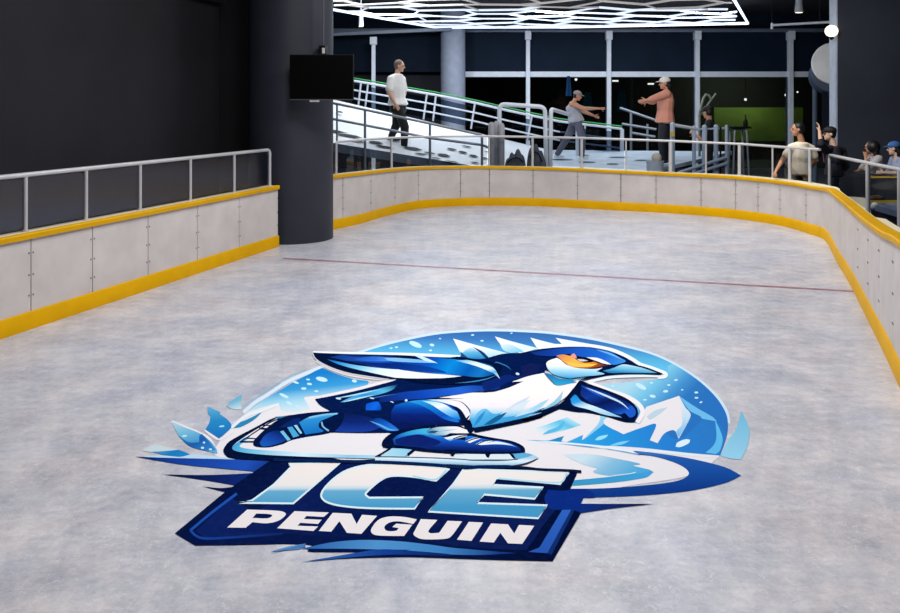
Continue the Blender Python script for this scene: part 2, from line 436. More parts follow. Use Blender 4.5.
# ---------------------------------------------------------------- walls near the rink
dirL = Vector((PL[-1].x - PL[0].x, PL[-1].y - PL[0].y, 0)).normalized(); nL = Vector((-dirL.y, dirL.x, 0))
E0 = Vector((PL[-1].x, PL[-1].y, 0)) + nL * 1.4 + dirL * .76
S0 = E0 - dirL * 14
mb = MB(); mb.solid([S0, E0, E0 + Vector((0, 0, 6)), S0 + Vector((0, 0, 6))], nL * .25); struct(mb.build('wall_left', M_wall))
mb = MB(); mb.box((-4.6, 13.35, 0), (-2.02, 13.6, 6)); struct(mb.build('wall_recess', M_wall2))
za = at(196, 0, 12.3).z
mb = MB(); mb.solid([E0 - dirL * 1.3 - nL * .12 + Vector((0, 0, za)), E0 - nL * .12 + Vector((0, 0, za - .01)), E0 - nL * .12 + Vector((0, 0, za + .5)), E0 - dirL * 1.3 - nL * .12 + Vector((0, 0, za + .5))], nL * .12); struct(mb.build('trim_1', M_wall2))
cc = Vector((-2.335, 12.39, 0))
mb = MB(); mb.lathe([(.615, -.005), (.615, 6)], cc, 64); o = struct(mb.build('column', M_col, smooth=True)); o['label'] = 'thick round charcoal column at the end of the left rink board'
# right wall block: dark front, pale strip painting the neon light on its side face
xr = (838 - 450) * 16.6 / F
mb = MB(); mb.box((xr, 16.6, -.02), (xr + 5, 16.93, 6)); struct(mb.build('wall_right', mat('right_wall_charcoal', (60, 64, 78), .75, spec=.25, noise=.14, scale=1)))
mb = MB(); mb.box((xr - .035, 16.62, -.02), (xr - .002, 16.90, 6)); struct(mb.build('wall_lit_side', mat('lit_side_tone', (190, 202, 224), .5)))

# ---------------------------------------------------------------- television and its cable
t0 = at(289.5, 54.5, 11.45); t1 = at(353.5, 100, 11.45)
root = thing('television', 'black flat television mounted on the round dark column', 'television', ((t0.x + t1.x) / 2, 11.5, t1.z))
mb = MB(); mb.box((t0.x, 11.45, t1.z), (t1.x, 11.51, t0.z)); mb.build('housing', M_blackp, root, bevel=.008)
M_scr = mat('screen_glass', (2, 2, 3), .5, spec=.06, noise=.02)
mb = MB(); mb.box((t0.x + .012, 11.446, t1.z + .022), (t1.x - .012, 11.452, t0.z - .012)); mb.build('screen', M_scr, root)
mb = MB(); mb.box((t0.x + .005, 11.444, t1.z + .002), (t1.x - .005, 11.449, t1.z + .010)); mb.build('bottom_trim', mat('grey_trim', (90, 88, 90), .4), root)
mb = MB(); c = at(314, 100.5, 11.45); mb.box((c.x - .06, 11.446, c.z - .02), (c.x + .07, 11.47, c.z + .004)); mb.build('sensor_bar', mat('sensor_silver', (190, 186, 188), .4), root, bevel=.004)
mb = MB(); mb.box((-2.19, 11.505, (t0.z + t1.z) / 2 - .12), (-2.07, 11.785, (t0.z + t1.z) / 2 + .12)); mb.build('wall_bracket', M_blackp, root)
q = at(326, 50, 11.9)
root = thing('junction_box', 'small black box with white front above the television on the column', 'junction box', (q.x, 11.86, q.z - .05))
mb = MB(); mb.box((q.x - .09, 11.82, q.z - .06), (q.x - .0, 12.1, q.z + .06)); mb.build('housing', M_blackp, root, bevel=.006)
mb = MB(); mb.box((q.x - .045, 11.815, q.z - .055), (q.x - .005, 11.826, q.z + .025)); mb.build('cover', mat('cover_white', (225, 222, 220), .5), root, bevel=.004)
mb = MB(); mb.tube([(q.x - .035, 11.90, q.z + .05), (q.x - .035, 11.90, 5.9)], .009, 8); tag(mb.build('conduit', mat('grey_conduit', (92, 94, 104), .5), base=(q.x - .035, 11.9, q.z + .05)), 'thin grey conduit running up the right side of the dark column', 'conduit')
# ================================================================ the hall beyond the rink
YB = 26.0
def bx(px0, py0, px1, py1, Y, dep):
    a, b = at(px0, py1, Y), at(px1, py0, Y); return (a.x, Y, a.z), (b.x, Y + dep, b.z)
# back wall: dark upper panels, pale beam and mullions, black shop behind glass
zb = at(0, 73, YB).z
mb = MB()
lo, hi = bx(300, 30, 860, 72, YB + .08, .15); mb.box((-5.2, lo[1], lo[2]), (14, hi[1], 6)); struct(mb.build('wall_back', M_navy))
mb = MB(); lo, hi = bx(464, 71.5, 836, 77, YB, .14); mb.box(lo, hi); struct(mb.build('trim_beam', M_frame, bevel=.01))
mb = MB(); lo, hi = bx(300, 28.5, 860, 32, YB - .1, .2); mb.box((lo[0], lo[1], lo[2]), hi); struct(mb.build('trim_header', mat('header_steel', (96, 108, 128), .5)))
for i, (px, wd, top) in enumerate([(528, 4.0, 31), (609, 4.2, 31), (697.5, 4.4, 31), (791, 4.6, 31)]):
    a = at(px, 0, YB - .05); hw = wd / 2 * YB / F; zt = at(px, top, YB).z
    mb = MB(); mb.box((a.x - hw, YB - .08, 0), (a.x + hw, YB + .2, zt - .25)); mb.box((a.x - hw * 1.5, YB - .14, zt - .28), (a.x + hw * 1.5, YB + .2, zt)); struct(mb.build('trim_mullion', M_frame, bevel=.012))
p = at(373.5, 37, 24.5)
mb = MB(); mb.box((p.x - .055, 24.45, 0), (p.x + .055, 24.56, p.z - .2)); mb.box((p.x - .1, 24.4, p.z - .22), (p.x + .1, 24.6, p.z)); struct(mb.build('trim_post', M_frame, bevel=.012))
p0, p1 = at(333, 35.8, 24.6), at(452, 30.5, 24.6)
mb = MB(); mb.solid([p0 + Vector((0, 0, .09)), p1 + Vector((0, 0, .09)), p1, p0], (0, .12, 0)); struct(mb.build('trim_rail', mat('grey_beam', (120, 132, 152), .5)))
mb = MB(); mb.box((-5.2, YB + .5, 0), (at(466, 0, YB).x, YB + .7, 6)); struct(mb.build('wall_back_left', M_navyd))
for k, (x0, x1) in enumerate([(466, 526), (530.5, 606.5), (611.5, 695), (700.5, 788), (794, 836)]):
    lo, hi = bx(x0, 77, x1, 170, YB + .02, .02); mb = MB(); mb.box((lo[0], lo[1], 0), hi); o = struct(mb.build('window_%d' % (k + 1), M_wglass))
# shop behind the glass
mb = MB(); mb.box((-1, 31.8, -.02), (14, 32, zb + 1)); mb.box((-1, YB + .3, zb + .9), (14, 32, zb + 1)); struct(mb.build('wall_shop', M_black))
lo, hi = bx(714, 107.5, 803, 143, 30.5, .1); mb = MB(); mb.box(lo, hi); struct(mb.build('wall_green', mat('green_paint', (92, 112, 40), .7, noise=.25, scale=1.2)))
mb = MB(); lo, hi = bx(708, 141, 806, 170, 30.4, .3); mb.box((lo[0], lo[1], -.02), hi); struct(mb.build('wall_counter', M_black))
def hang(px0, px1, y0, y1, Y, rgb, name, label, cat):
    pts = []; mb = MB(); n = 10
    top = [at(px0 + (px1 - px0) * (.25 + .5 * i / n), y0, Y) + Vector((0, .06 * math.sin(i * 2.1), 0)) for i in range(n + 1)]
    bot = [at(px0 + (px1 - px0) * i / n, y1, Y) + Vector((0, .10 * math.sin(i * 2.1), 0)) for i in range(n + 1)]
    for i in range(n): mb.solid([top[i], top[i + 1], bot[i + 1], bot[i]], (0, .03, 0))
    tag(mb.build(name, mat(name + '_cloth', rgb, .8), base=((top[0] + top[-1]) / 2)), label, cat)
hang(565.5, 572, 76, 96, YB - .3, (30, 96, 150), 'hanging_banner', 'narrow blue cloth banner hanging from the pale beam above the woman', 'banner')
hang(582, 594, 92, 113, YB + 1, (20, 120, 128), 'hanging_garment', 'teal garment hanging in the shop behind the woman', 'garment')
hang(616, 628, 90, 112, YB + 1.2, (26, 58, 84), 'hanging_garment', 'dark blue garment hanging in the shop behind the pink shirt person', 'garment')
M_bulb = emit('small_bulb', (255, 250, 235), 3.0)
for px, py, lb in [(745.5, 99.5, 'tiny white bulb shining above the green wall'), (786, 95, 'tiny white bulb left of the rightmost pale mullion'), (797.5, 92, 'faint tiny bulb right of the rightmost pale mullion'), (576, 79.5, 'tiny white bulb beside the blue hanging banner')]:
    c = at(px, py, 28); mb = MB(); mb.ball(c, .045 if px != 797.5 else .03, 2); mb.mi = 1; mb.tube([c, (c.x, c.y, zb + .9)], .008, 6)
    tag(mb.build('pendant_bulb', [M_bulb, M_black], base=c, smooth=True), lb, 'light', 'bulbs in the dark shop')
for px, py, lb in [(651, 84, 'short white strip light in the shop left of the white capped head'), (615.5, 81, 'short white strip light close to the mullion behind the railing')]:
    c = at(px, py, 28.5); mb = MB(); mb.box((c.x - .10, c.y, c.z - .02), (c.x + .10, c.y + .05, c.z + .03)); tag(mb.build('strip_light', M_bulb, base=c), lb, 'light', 'strip lights in the shop')
# ceiling and far structure
CZ = 4.75
mb = MB(); mb.box((-5.2, 16.7, CZ), (14, YB + .4, CZ + .15)); struct(mb.build('ceiling', M_navyd))
mb = MB(); mb.box((-5.4, 13.4, 0), (-5.2, YB + .4, 6)); struct(mb.build('wall_hall_left', M_navyd))
mb = MB(); mb.box((14, 13.4, 0), (14.2, YB + .4, 6)); struct(mb.build('wall_hall_right', M_navyd))
c = at(453, 30, 25.45); mb = MB(); mb.lathe([(.37, -.02), (.37, CZ)], (c.x, 25.45, 0), 40)
o = struct(mb.build('column_pale', mat('pale_column_paint', (140, 149, 168), .6, noise=.08), smooth=True))
# honeycomb lamp under the ceiling
ZN = 4.25
def nz(px, py): return gnd(px, py, ZN)
corner = [gnd(333, 9.5, ZN), gnd(386, 19, ZN), gnd(436, 27.5, ZN), gnd(560, 27.2, ZN), gnd(748, 23.3, ZN), gnd(733, -2, ZN), Vector((5.6, 17.4, ZN)), Vector((-2.6, 17.4, ZN))]
def inside(p):
    r = False; n = len(corner)
    for i in range(n):
        a, b = corner[i], corner[(i + 1) % n]
        if (a.y > p.y) != (b.y > p.y) and p.x < (b.x - a.x) * (p.y - a.y) / (b.y - a.y) + a.x: r = not r
    return r
cx = sum((p for p in corner), Vector()) / len(corner)
root = thing('honeycomb_lamp', 'large glowing white honeycomb lamp of neon tubes under the dark ceiling', 'ceiling lamp', (cx.x, cx.y, ZN))
mb = MB(); mb.tube(corner[3:6], .036, 8); mb.build('border_tube', emit('neon_border', (226, 238, 255), 2.2), root)
mb = MB(); mb.tube(corner[:4], .034, 8); mb.build('edge_tube', emit('neon_edge', (214, 230, 255), 1.6), root)
rnd = random.Random(11)
R = .88; verts = {}; edges = set()
def key(p): return (round(p.x * 20), round(p.y * 20))
for i in range(-10, 14):
    for j in range(-10, 20):
        hc = Vector((2.5 + i * R * 1.5, 18 + j * R * math.sqrt(3) * .72 + (R * math.sqrt(3) * .36 if i % 2 else 0), ZN))
        hp = [hc + Vector((R * math.cos(k * math.pi / 3), R * .72 * math.sin(k * math.pi / 3), 0)) for k in range(6)]
        for k in range(6):
            a, b = key(hp[k]), key(hp[(k + 1) % 6]); verts.setdefault(a, hp[k]); verts.setdefault(b, hp[(k + 1) % 6]); edges.add((min(a, b), max(a, b)))
jit = {k: v + Vector((rnd.uniform(-.18, .18), rnd.uniform(-.2, .2), rnd.uniform(-.04, .04))) for k, v in verts.items()}
mb = MB(); mb2 = MB()
for a, b in sorted(edges):
    p, q = jit[a], jit[b]
    if not (inside(p) or inside(q)): continue
    for _ in range(2):
        if not inside(p): p = (p + q) / 2
        if not inside(q): q = (p + q) / 2
    if not (inside(p) and inside(q)): continue
    (mb if p.y > 20.0 else mb2).tube([p, q], rnd.uniform(.018, .030), 6)
mb.build('tube_grid', M_neon, root)
mb2.build('near_tube_grid', emit('neon_grey', (196, 192, 190), .45), root)
for px0, px1, Y in [(640, 760, 22.8), (640, 755, 24.2), (600, 758, 21.9)]:
    pass
# small lamps
def spot(px, py0, py1, Y, w, label):
    c0, c1 = at(px, py0, Y), at(px, py1, Y); h = c0.z - c1.z
    root = thing('spotlight', label, 'spotlight', tuple(c1))
    mb = MB(); mb.lathe([(w * .75, h), (w * .8, h * .6), (w, .03), (w * .9, .0)], c1, 20); mb.build('housing', M_pale, root, smooth=True)
    mb = MB(); mb.lathe([(w * .8, -.004), (w * .8, .004)], c1, 20); mb.build('lens', M_neonw, root)
    mb = MB(); mb.tube([c0, (c0.x, c0.y, CZ)], .015, 8); mb.build('stem', M_pale, root)
spot(361, 14, 26.5, 21.5, .07, 'white spotlight hanging under the left edge of the honeycomb lamp')
spot(799, -2, 12.5, 20, .10, 'white spotlight hanging at the top near the right wall')
a, b = at(772, 25.2, 19), at(834, 21.8, 18)
mb = MB(); mb.tube([a, b], .028, 10); mb.tube([a + Vector((0, 0, .05)), a - Vector((0, 0, .09))], .03, 8); mb.mi = 1; mb.tube([a, (a.x, a.y, CZ - .002)], .008, 6); mb.tube([b - Vector((.3, 0, 0)), (b.x - .3, b.y, CZ - .002)], .008, 6)
tag(mb.build('light_bar', [M_pale, M_black], base=a, smooth=True), 'thin pale horizontal bar under the ceiling beside the right wall', 'bar')
c = at(831.5, 31, 16.5)
root = thing('wall_lamp', 'glowing round globe lamp on the edge of the right wall', 'lamp', tuple(c))
mb = MB(); mb.ball(c, (.125, .11, .115), 3); mb.build('globe', M_neonw, root, smooth=True)
mb = MB(); mb.tube([c + Vector((.0, .02, -.10)), c + Vector((.03, .04, -.15))], .04, 10); mb.tube([c + Vector((.02, 0, -.1)), c + Vector((.08, .14, -.11))], .02, 8); mb.build('fitting', M_blackp, root)
# round disc with drum on a pole
c = at(834, 64, 18.5); rr = 21.5 * 18.5 / F
root = thing('round_sign', 'big round pale grey disc with a blue drum beside the right wall', 'sign', (c.x - .12, c.y + .3, -.02))
Mx = Matrix.Translation(c) @ Euler((math.radians(80), 0, math.radians(-14))).to_matrix().to_4x4()
mb = MB(); mb.lathe([(rr * .98, .0), (rr, .02), (rr, .06), (rr * .97, .08), (rr * .6, .10), (.01, .11)], (0, 0, 0), 56, Mx); mb.build('disc', mat('pale_disc', (236, 240, 246), .5, noise=.1, scale=3), root, smooth=True)
mb = MB(); mb.lathe([(rr * .86, -.38), (rr * .9, -.36), (rr * .9, -.02), (rr * .86, 0)], (0, 0, 0), 56, Matrix.Translation((-.05, 0, -.20)) @ Mx); mb.build('drum', mat('blue_grey_drum', (62, 78, 100), .5), root, smooth=True)
p = at(815, 90, 18.9); mb = MB(); mb.tube([(p.x, 18.9, -.02), (p.x, 18.9, p.z + .2)], .055, 12); mb.build('pole', mat('blue_grey_pole', (64, 82, 104), .5), root, smooth=True)

# ---------------------------------------------------------------- the white ramp
fl, fr = at(318, 140.5, 16.9), at(548, 178, 17.0)
bl, br = at(318, 96, 19.6), at(548, 149.5, 19.8)
def on_ramp(u, v): return fl.lerp(fr, u).lerp(bl.lerp(br, u), v)
root = thing('snow_ramp', 'white sloping ramp descending to the right behind the far rink board', 'ramp', (fl.x, fl.y, -.02))
mb = MB(); N = 16
for i in range(N):
    for j in range(6):
        mb.poly([on_ramp(i / N, j / 6), on_ramp((i + 1) / N, j / 6), on_ramp((i + 1) / N, (j + 1) / 6), on_ramp(i / N, (j + 1) / 6)])
bmesh.ops.remove_doubles(mb.bm, verts=mb.bm.verts[:], dist=1e-4)
mb.build('deck', M_ramp, root, smooth=True)
dz = Vector((0, 0, -.17))
mb = MB(); mb.solid([fl, fr, fr + dz, fl + dz], (0, .05, 0)); mb.build('fascia', M_fascia, root)
mb = MB(); mb.solid([fl + Vector((0, .06, -.02)), fr + Vector((0, .06, -.02)), br + Vector((0, 0, -.02)), bl + Vector((0, 0, -.02))], (0, 0, -.1)); mb.build('underside', M_navyd, root)
# dark openings in the white sheet
mb = MB()
sp = [(334, 132, 14, 1.0), (350, 136.5, 12, 1.2), (358, 142, 8, .7), (376, 143, 7, 1.3), (385, 147.5, 9, 1.0), (413, 148.5, 9, 1.5), (421, 154.5, 6, .8), (430, 153, 6, .8), (444, 155, 6.5, 1.4), (452, 147, 5, 1.0), (463, 150, 4.5, 1.2), (473.5, 153.8, 4.5, 1.3),
      (485, 156, 3, 1), (340, 114, 3, .7), (452, 163, 7, .8), (475, 163, 4, .9), (467, 142, 5, .7), (400, 139, 6, .5), (488, 147, 4, .5), (436, 159, 5, .6)]
dn = (fr - fl).cross(bl - fl).normalized()
if dn.z < 0: dn = -dn
for x, y, rx, ry in sp:
    pts = []
    for k in range(16):
        an = 2 * math.pi * k / 16; dv = at(x + rx * math.cos(an) * (1 + .15 * math.sin(3 * an)), y + ry * math.sin(an) + rx * math.cos(an) * .14, 1.0) - Vector((0, 0, EYE))
        t = (fl - Vector((0, 0, EYE))).dot(dn) / dv.dot(dn)
        # the deck is a ruled surface: settle onto it
        P = Vector((0, 0, EYE)) + dv * t
        for _ in range(6):
            u = max(0, min(1, (P.x - fl.x) / (fr.x - fl.x))); v = max(0, min(1, (P.y - fl.y) / (bl.y - fl.y)))
            Q = on_ramp(u, v); P = P + dv * ((Q.z - P.z) * -.0) + Vector((0, 0, 0))
            P.z = Q.z
        pts.append(P + Vector((0, 0, .012)))
    mb = MB(); mb.poly(pts); mb.build('opening', mat('dark_opening', (26, 30, 40), .7), root)
# back railing with green light strip
def polyl(pp, Ys): return [at(x, y, Y) for (x, y), Y in zip(pp, Ys)]
root = thing('ramp_railing', 'pale railing with a green glowing top edge along the back of the white ramp', 'railing', tuple(bl))
topl = [(318, 72.5), (352, 80.5), (436, 95), (476, 103), (510, 111), (560, 121.5), (622, 129)]
Yr = [19.7, 19.7, 19.8, 19.8, 19.8, 20, 20.2]
T = polyl(topl, Yr)
mb = MB(); mb.tube(T, .028, 8); mb.tube([T[-1], T[-1] - Vector((0, 0, .68))], .05, 8); mb.build('top_rail', M_pale, root, smooth=True)
mb = MB(); mb.tube([p + Vector((0, .05, .065)) for p in T], .013, 6); mb.build('light_strip', M_green, root)
for dy, r in ((9, .020), (17.5, .020)):
    mb = MB(); mb.tube(polyl([(x, y + dy + (x - 318) * .006) for x, y in topl], Yr), r, 8); mb.build('rail', M_pale, root, smooth=True)
for px, ln in ((361, 3), (368, 3), (427, 3.5), (436, 3), (475, 4), (532, 5), (585, 0)):
    j = max(i for i in range(len(topl) - 1) if topl[i][0] <= px); t = (px - topl[j][0]) / (topl[j + 1][0] - topl[j][0]); y = topl[j][1] + (topl[j + 1][1] - topl[j][1]) * t
    Y = Yr[j] + (Yr[j + 1] - Yr[j]) * t
    mb = MB(); mb.tube([at(px, y, Y), at(px - ln, y + 26, Y)], .022, 8); mb.build('post', M_pale, root, smooth=True)
s = [(352, 84), (440, 99), (510, 115), (560, 126), (620, 132)]
mb = MB()
for (x0, y0), (x1, y1) in zip(s, s[1:]):
    a, b = at(x0, y0, 19.95), at(x1, y1, 20.1); mb.solid([a, b, b - Vector((0, 0, .5)), a - Vector((0, 0, .5))], (0, .012, 0))
mb.build('glass_panel', glass('ramp_glass', (.45, .52, .60), .6), root)
# front railing of the ramp
root = thing('ramp_railing', 'dull grey two bar railing along the front edge of the white ramp', 'railing', tuple(fl))
Yf = 16.75
mb = MB(); mb.tube([at(318, 100, Yf), at(333, 103, Yf), at(430, 123.5, Yf), at(482, 135, Yf)], .026, 8); mb.build('top_rail', M_grail, root, smooth=True)
mb = MB(); mb.tube([at(318, 116, Yf), at(333, 119, Yf), at(390, 130, Yf), at(430, 138, Yf), at(482, 145, Yf), at(494, 150, Yf)], .026, 8); mb.build('rail', M_grail, root, smooth=True)
for px, y0 in ((337, 104), (365, 110), (430, 123.5), (482, 135)):
    mb = MB(); mb.tube([at(px, y0, Yf), (at(px, y0, Yf).x, Yf, 0)], .026 if px != 337 else .02, 8); mb.build('post', M_grail, root, smooth=True)
# landing with pale blue matting
pf = [at(549.5, 170, 17.05), at(643, 172, 17.05), at(732, 151.5, 20.4), at(549.5, 150, 20.2)]
root = thing('landing', 'pale blue matted landing at the foot of the white ramp', 'platform', (pf[0].x, pf[0].y, -.02))
mb = MB(); mb.solid(pf, (0, 0, -.08)); mb.build('mat', M_rampb, root)
mb = MB(); mb.solid([pf[0] + Vector((0, .02, -.08)), pf[1] + Vector((0, .02, -.08)), Vector((pf[1].x, pf[1].y + .02, -.02)), Vector((pf[0].x, pf[0].y + .02, -.02))], (0, 3, 0)); mb.build('base', M_fascia, root)
mb = MB()
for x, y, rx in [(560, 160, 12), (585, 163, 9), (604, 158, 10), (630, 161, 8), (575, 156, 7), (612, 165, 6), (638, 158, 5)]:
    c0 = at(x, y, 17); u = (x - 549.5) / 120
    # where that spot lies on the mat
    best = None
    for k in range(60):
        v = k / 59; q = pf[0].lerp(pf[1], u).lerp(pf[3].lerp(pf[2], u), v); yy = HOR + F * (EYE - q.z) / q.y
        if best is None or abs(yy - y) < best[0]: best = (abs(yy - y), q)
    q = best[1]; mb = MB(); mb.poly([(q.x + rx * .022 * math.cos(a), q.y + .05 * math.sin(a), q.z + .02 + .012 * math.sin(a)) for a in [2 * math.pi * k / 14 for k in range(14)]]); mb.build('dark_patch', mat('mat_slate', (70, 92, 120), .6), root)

# ---------------------------------------------------------------- gates and things on the deck behind the far board
def hoop(pts, r, name, label, cat, fil=.12, m=None, extra=()):
    mb = MB(); mb.tube(corner_tube([(tuple(p), fil if 0 < i < len(pts) - 1 else 0) for i, p in enumerate(pts)], r), r, 10)
    for e in extra: mb.tube(e, r * .7, 8)
    base = pts[0]; return tag(mb.build(name, m or M_pale, base=base, smooth=True), label, cat)
Yg = 16.9
def gl(px, y=None, Y=Yg): p = at(px, y if y is not None else 105, Y); return p if y is not None else Vector((p.x, Y, 0))
hoop([gl(499), gl(499.5, 104), gl(545, 107), gl(547)], .042, 'gate_frame', 'pale steel hoop with rounded corners standing beside the grey padded bollards', 'barrier')
hoop([gl(550), gl(551, 109), gl(577.5, 117, 19.0), Vector((gl(577.5, 117, 19.0).x, 19.0, .80))], .042, 'gate_frame', 'pale steel hoop with a sloping top on the left of the woman', 'barrier')
for px, y0, lb in [(491.5, 122, 'grey padded bollard, leftmost of the three by the steel hoop'), (496.5, 121, 'grey padded bollard, middle one of the three by the steel hoop'), (501.5, 123, 'grey padded bollard closest to the dark bags')]:
    c = gl(px, None, 16.7 if px != 496.5 else 16.82); zt = at(px, y0, 16.7).z
    root = thing('bollard', lb, 'bollard', tuple(c), group='padded bollards')
    mb = MB(); mb.lathe([(.058, 0), (.062, .05), (.062, zt - .08), (.052, zt - .03), (.03, zt - .004), (.005, zt)], c, 20); mb.build('padding', M_gpad, root, smooth=True)
    mb = MB(); mb.lathe([(.08, -.02), (.08, .03), (.06, .05)], c, 20); mb.build('base', M_grail, root)
# bucket with ball
c = gl(655, None, 16.9); zt = at(655, 161, 16.9).z
root = thing('bucket', 'pale blue bucket standing behind the rink glass below the pink shirt person', 'bucket', tuple(c))
mb = MB(); mb.lathe([(.13, -.02), (.14, .2), (.17, zt - .02), (.18, zt), (.165, zt), (.15, zt - .05), (.01, zt - .06)], c, 28); mb.build('pail', M_rampb, root, smooth=True)
mb = MB(); mb.tube(corner_tube([((c.x - .175, c.y, zt - .02), 0), ((c.x, c.y - .19, zt - .2), .12), ((c.x + .175, c.y, zt - .02), 0)], .01), .008, 6); mb.build('handle', M_grail, root)
mb = MB(); mb.ball((c.x + .03, c.y, zt + .06), (.10, .10, .11), 3); tag(mb.build('plush_ball', mat('beige_plush', (196, 184, 172), .9, noise=.1), base=(c.x + .03, c.y, zt - .04), smooth=True), 'beige fuzzy ball sitting in the pale blue bucket', 'ball')
# stair railing of pale blue steel
root = thing('stair_railing', 'pale blue steel stair railing below the dark clothed person', 'railing', tuple(gl(672, None, 17.2)))
mb = MB(); mb.tube([gl(672.5, 125, 17.2), gl(698, 129, 17.6)], .036, 8); mb.build('top_rail', M_pale, root, smooth=True)
mb = MB(); mb.tube([gl(698, 129.5, 17.6), gl(728, 128, 17.8)], .02, 8); mb.build('rear_rail', M_paleblue, root, smooth=True)
for px, y0, Y, r in [(672.5, 125, 17.2, .05), (694, 128, 17.55, .04), (704.5, 128, 17.65, .055), (716, 127.5, 17.7, .05), (720.5, 128, 17.72, .02), (726.5, 127, 17.75, .034)]:
    mb = MB(); mb.tube([gl(px, y0, Y), gl(px, None, Y)], r, 8); mb.ball(gl(px, y0 - .6, Y), r * 1.05, 2); mb.build('post', M_paleblue if r > .03 else M_blackp, root, smooth=True)
for dy in (0, 6):
    mb = MB(); mb.tube([gl(678, 173 + dy, 17.1), gl(726, 157.5 + dy, 17.7)], .035, 8); mb.build('stringer', M_paleblue, root, smooth=True)
mb = MB(); p = gl(671.8, 134, 17.12); mb.box((p.x - .03, p.y - .02, p.z - .05), (p.x + .04, p.y, p.z + .06)); mb.build('yellow_tag', mat('tag_ochre', (196, 160, 50), .6), root)
# second, dim railing further back
root = thing('stair_railing', 'dim grey sloping railing behind the glass panel left of the pink shirt person', 'railing', tuple(gl(622, None, 22)))
for (x0, y0), (x1, y1) in [((620, 108), (656, 120.5)), ((622, 124), (656, 129.5)), ((632, 133), (655, 137))]:
    mb = MB(); mb.tube([gl(x0, y0, 22), gl(x1, y1, 22)], .035, 8); mb.build('rail', M_grail, root, smooth=True)
for px, y0 in ((631, 112), (647.5, 124)):
    mb = MB(); mb.tube([gl(px, y0, 22), gl(px, None, 22)], .03, 8); mb.build('post', M_grail, root, smooth=True)
# dark skirt under the landing's rear rail
# bar stools
def stool(px, py, Y, label):
    c = gl(px, None, Y); zt = at(px, py, Y).z
    root = thing('bar_table', label, 'table', tuple(c))
    mb = MB(); mb.box((c.x - .25, Y - .2, zt - .04), (c.x + .22, Y + .2, zt)); mb.build('tabletop', M_blackp, root, bevel=.01)
    for sx, sy in ((-1, -1), (1, -1), (-1, 1), (1, 1)):
        x0, y0 = c.x + sx * .13, Y + sy * .14
        mb = MB(); mb.tube(corner_tube([((c.x + sx * .02, Y + sy * .02, zt - .06), 0), ((x0, y0, zt - .07), .06), ((x0 + sx * .06, y0 + sy * .04, -.02), 0)], .02), .022, 8); mb.build('leg', M_grail, root, smooth=True)
    return c, zt
c, zt = stool(738.5, 126.5, 18.6, 'black topped bar table with grey legs in front of the green wall')
p = gl(745.5, 118, 18.6); mb = MB(); mb.lathe([(.045, 0), (.05, .10), (.03, .14), (.012, .2), (.012, .26)], (p.x, 18.6, zt), 16)
tag(mb.build('bottle', M_blackp, base=(p.x, 18.6, zt), smooth=True), 'black bottle on the right end of the bar table', 'bottle')
for px, lb in ((722, 'small dark bottle on the stair railing side, left of the bar table'),):
    pass
# loop ornament on the mullion
Yh = 19.5
mb = MB(); mb.tube([at(x, y, Yh) for x, y in [(699, 117), (701, 107), (703.5, 98), (706, 94.5), (709, 95.5), (711, 99)]], .03, 8); mb.tube([at(699.5, 116, Yh), at(716, 93.5, Yh)], .022, 8); mb.tube([at(699.5, 117, Yh), (at(699.5, 117, Yh).x, Yh, 0)], .03, 8)
tag(mb.build('bent_stand', mat('olive_grey_tube', (120, 128, 116), .5), base=(at(699.5, 117, Yh).x, Yh, 0), smooth=True), 'thin bent olive stand with a loop beside the pale mullion', 'stand')
# bench on the right, with yellow edge
Mb = mat('dark_bench', (46, 48, 58), .35, noise=.15); My = mat('bench_edge_ochre', (190, 158, 40), .5)
root = thing('bench', 'dark padded bench with ochre edging behind the right railing', 'bench', tuple(gl(880, None, 13.2)))
q0, q1 = at(832, 170, 15.2), at(920, 178.5, 13.0)
ob = Vector((.35, .45, 0)).normalized()
mb = MB(); mb.solid([(q0.x, q0.y, 0), (q1.x, q1.y, 0), q1, q0], ob * .12); mb.build('backrest', Mb, root, bevel=.02)
mb = MB(); mb.solid([Vector((q0.x, q0.y, .36)) + ob * .13, Vector((q1.x, q1.y, .36)) + ob * .13, Vector((q1.x, q1.y, .44)) + ob * .13, Vector((q0.x, q0.y, .44)) + ob * .13], ob * 1.0); mb.build('seat', Mb, root, bevel=.02)
a, b = at(867, 178, 13.5), at(915, 178, 12.7)
mb = MB(); mb.solid([a, b, b + Vector((0, 0, .025)), a + Vector((0, 0, .025))], (0, .02, 0)); mb.build('edging', My, root)
# low platform in pale blue with ochre edge, cream strip, ball and shoe-like bag
a, b = at(868, 203, 12.1), at(930, 203, 11.2)
root = thing('step', 'grey blue step with an ochre edge behind the near right rink board', 'step', (a.x, a.y, 0))
mb = MB(); mb.solid([a, b, Vector((b.x, b.y - 1.2, b.z)), Vector((a.x - .1, a.y - 1.2, a.z))], (0, 0, -.08)); mb.build('tread', mat('grey_blue_step', (112, 124, 152), .5), root)
mb = MB(); mb.solid([a, b, b + Vector((0, 0, .035)), a + Vector((0, 0, .035))], (0, .03, 0)); mb.build('edging', My, root)
mb = MB(); mb.solid([(a.x, a.y, 0), (b.x, b.y, 0), b - Vector((0, 0, .08)), a - Vector((0, 0, .08))], (0, -1.1, 0)); mb.build('base', Mb, root)
a, b = at(846, 196.5, 13.1), at(869, 199, 12.3)
mb = MB(); mb.solid([at(843, 196, 13.3), at(869, 198, 12.6), at(871, 214, 11.7), at(858, 208, 12.3)], (0, 0, -.06))
tag(mb.build('cream_shelf', M_cream, base=(a.x, a.y, a.z - .5)), 'cream shelf between the right rink board and the dark bench', 'shelf')
p = at(875, 206, 11.9); mb = MB(); mb.ball(p, .055, 3); tag(mb.build('white_ball', mat('ball_white', (240, 236, 232), .5), base=p - Vector((0, 0, .055)), smooth=True), 'small white ball lying on the grey blue step', 'ball')
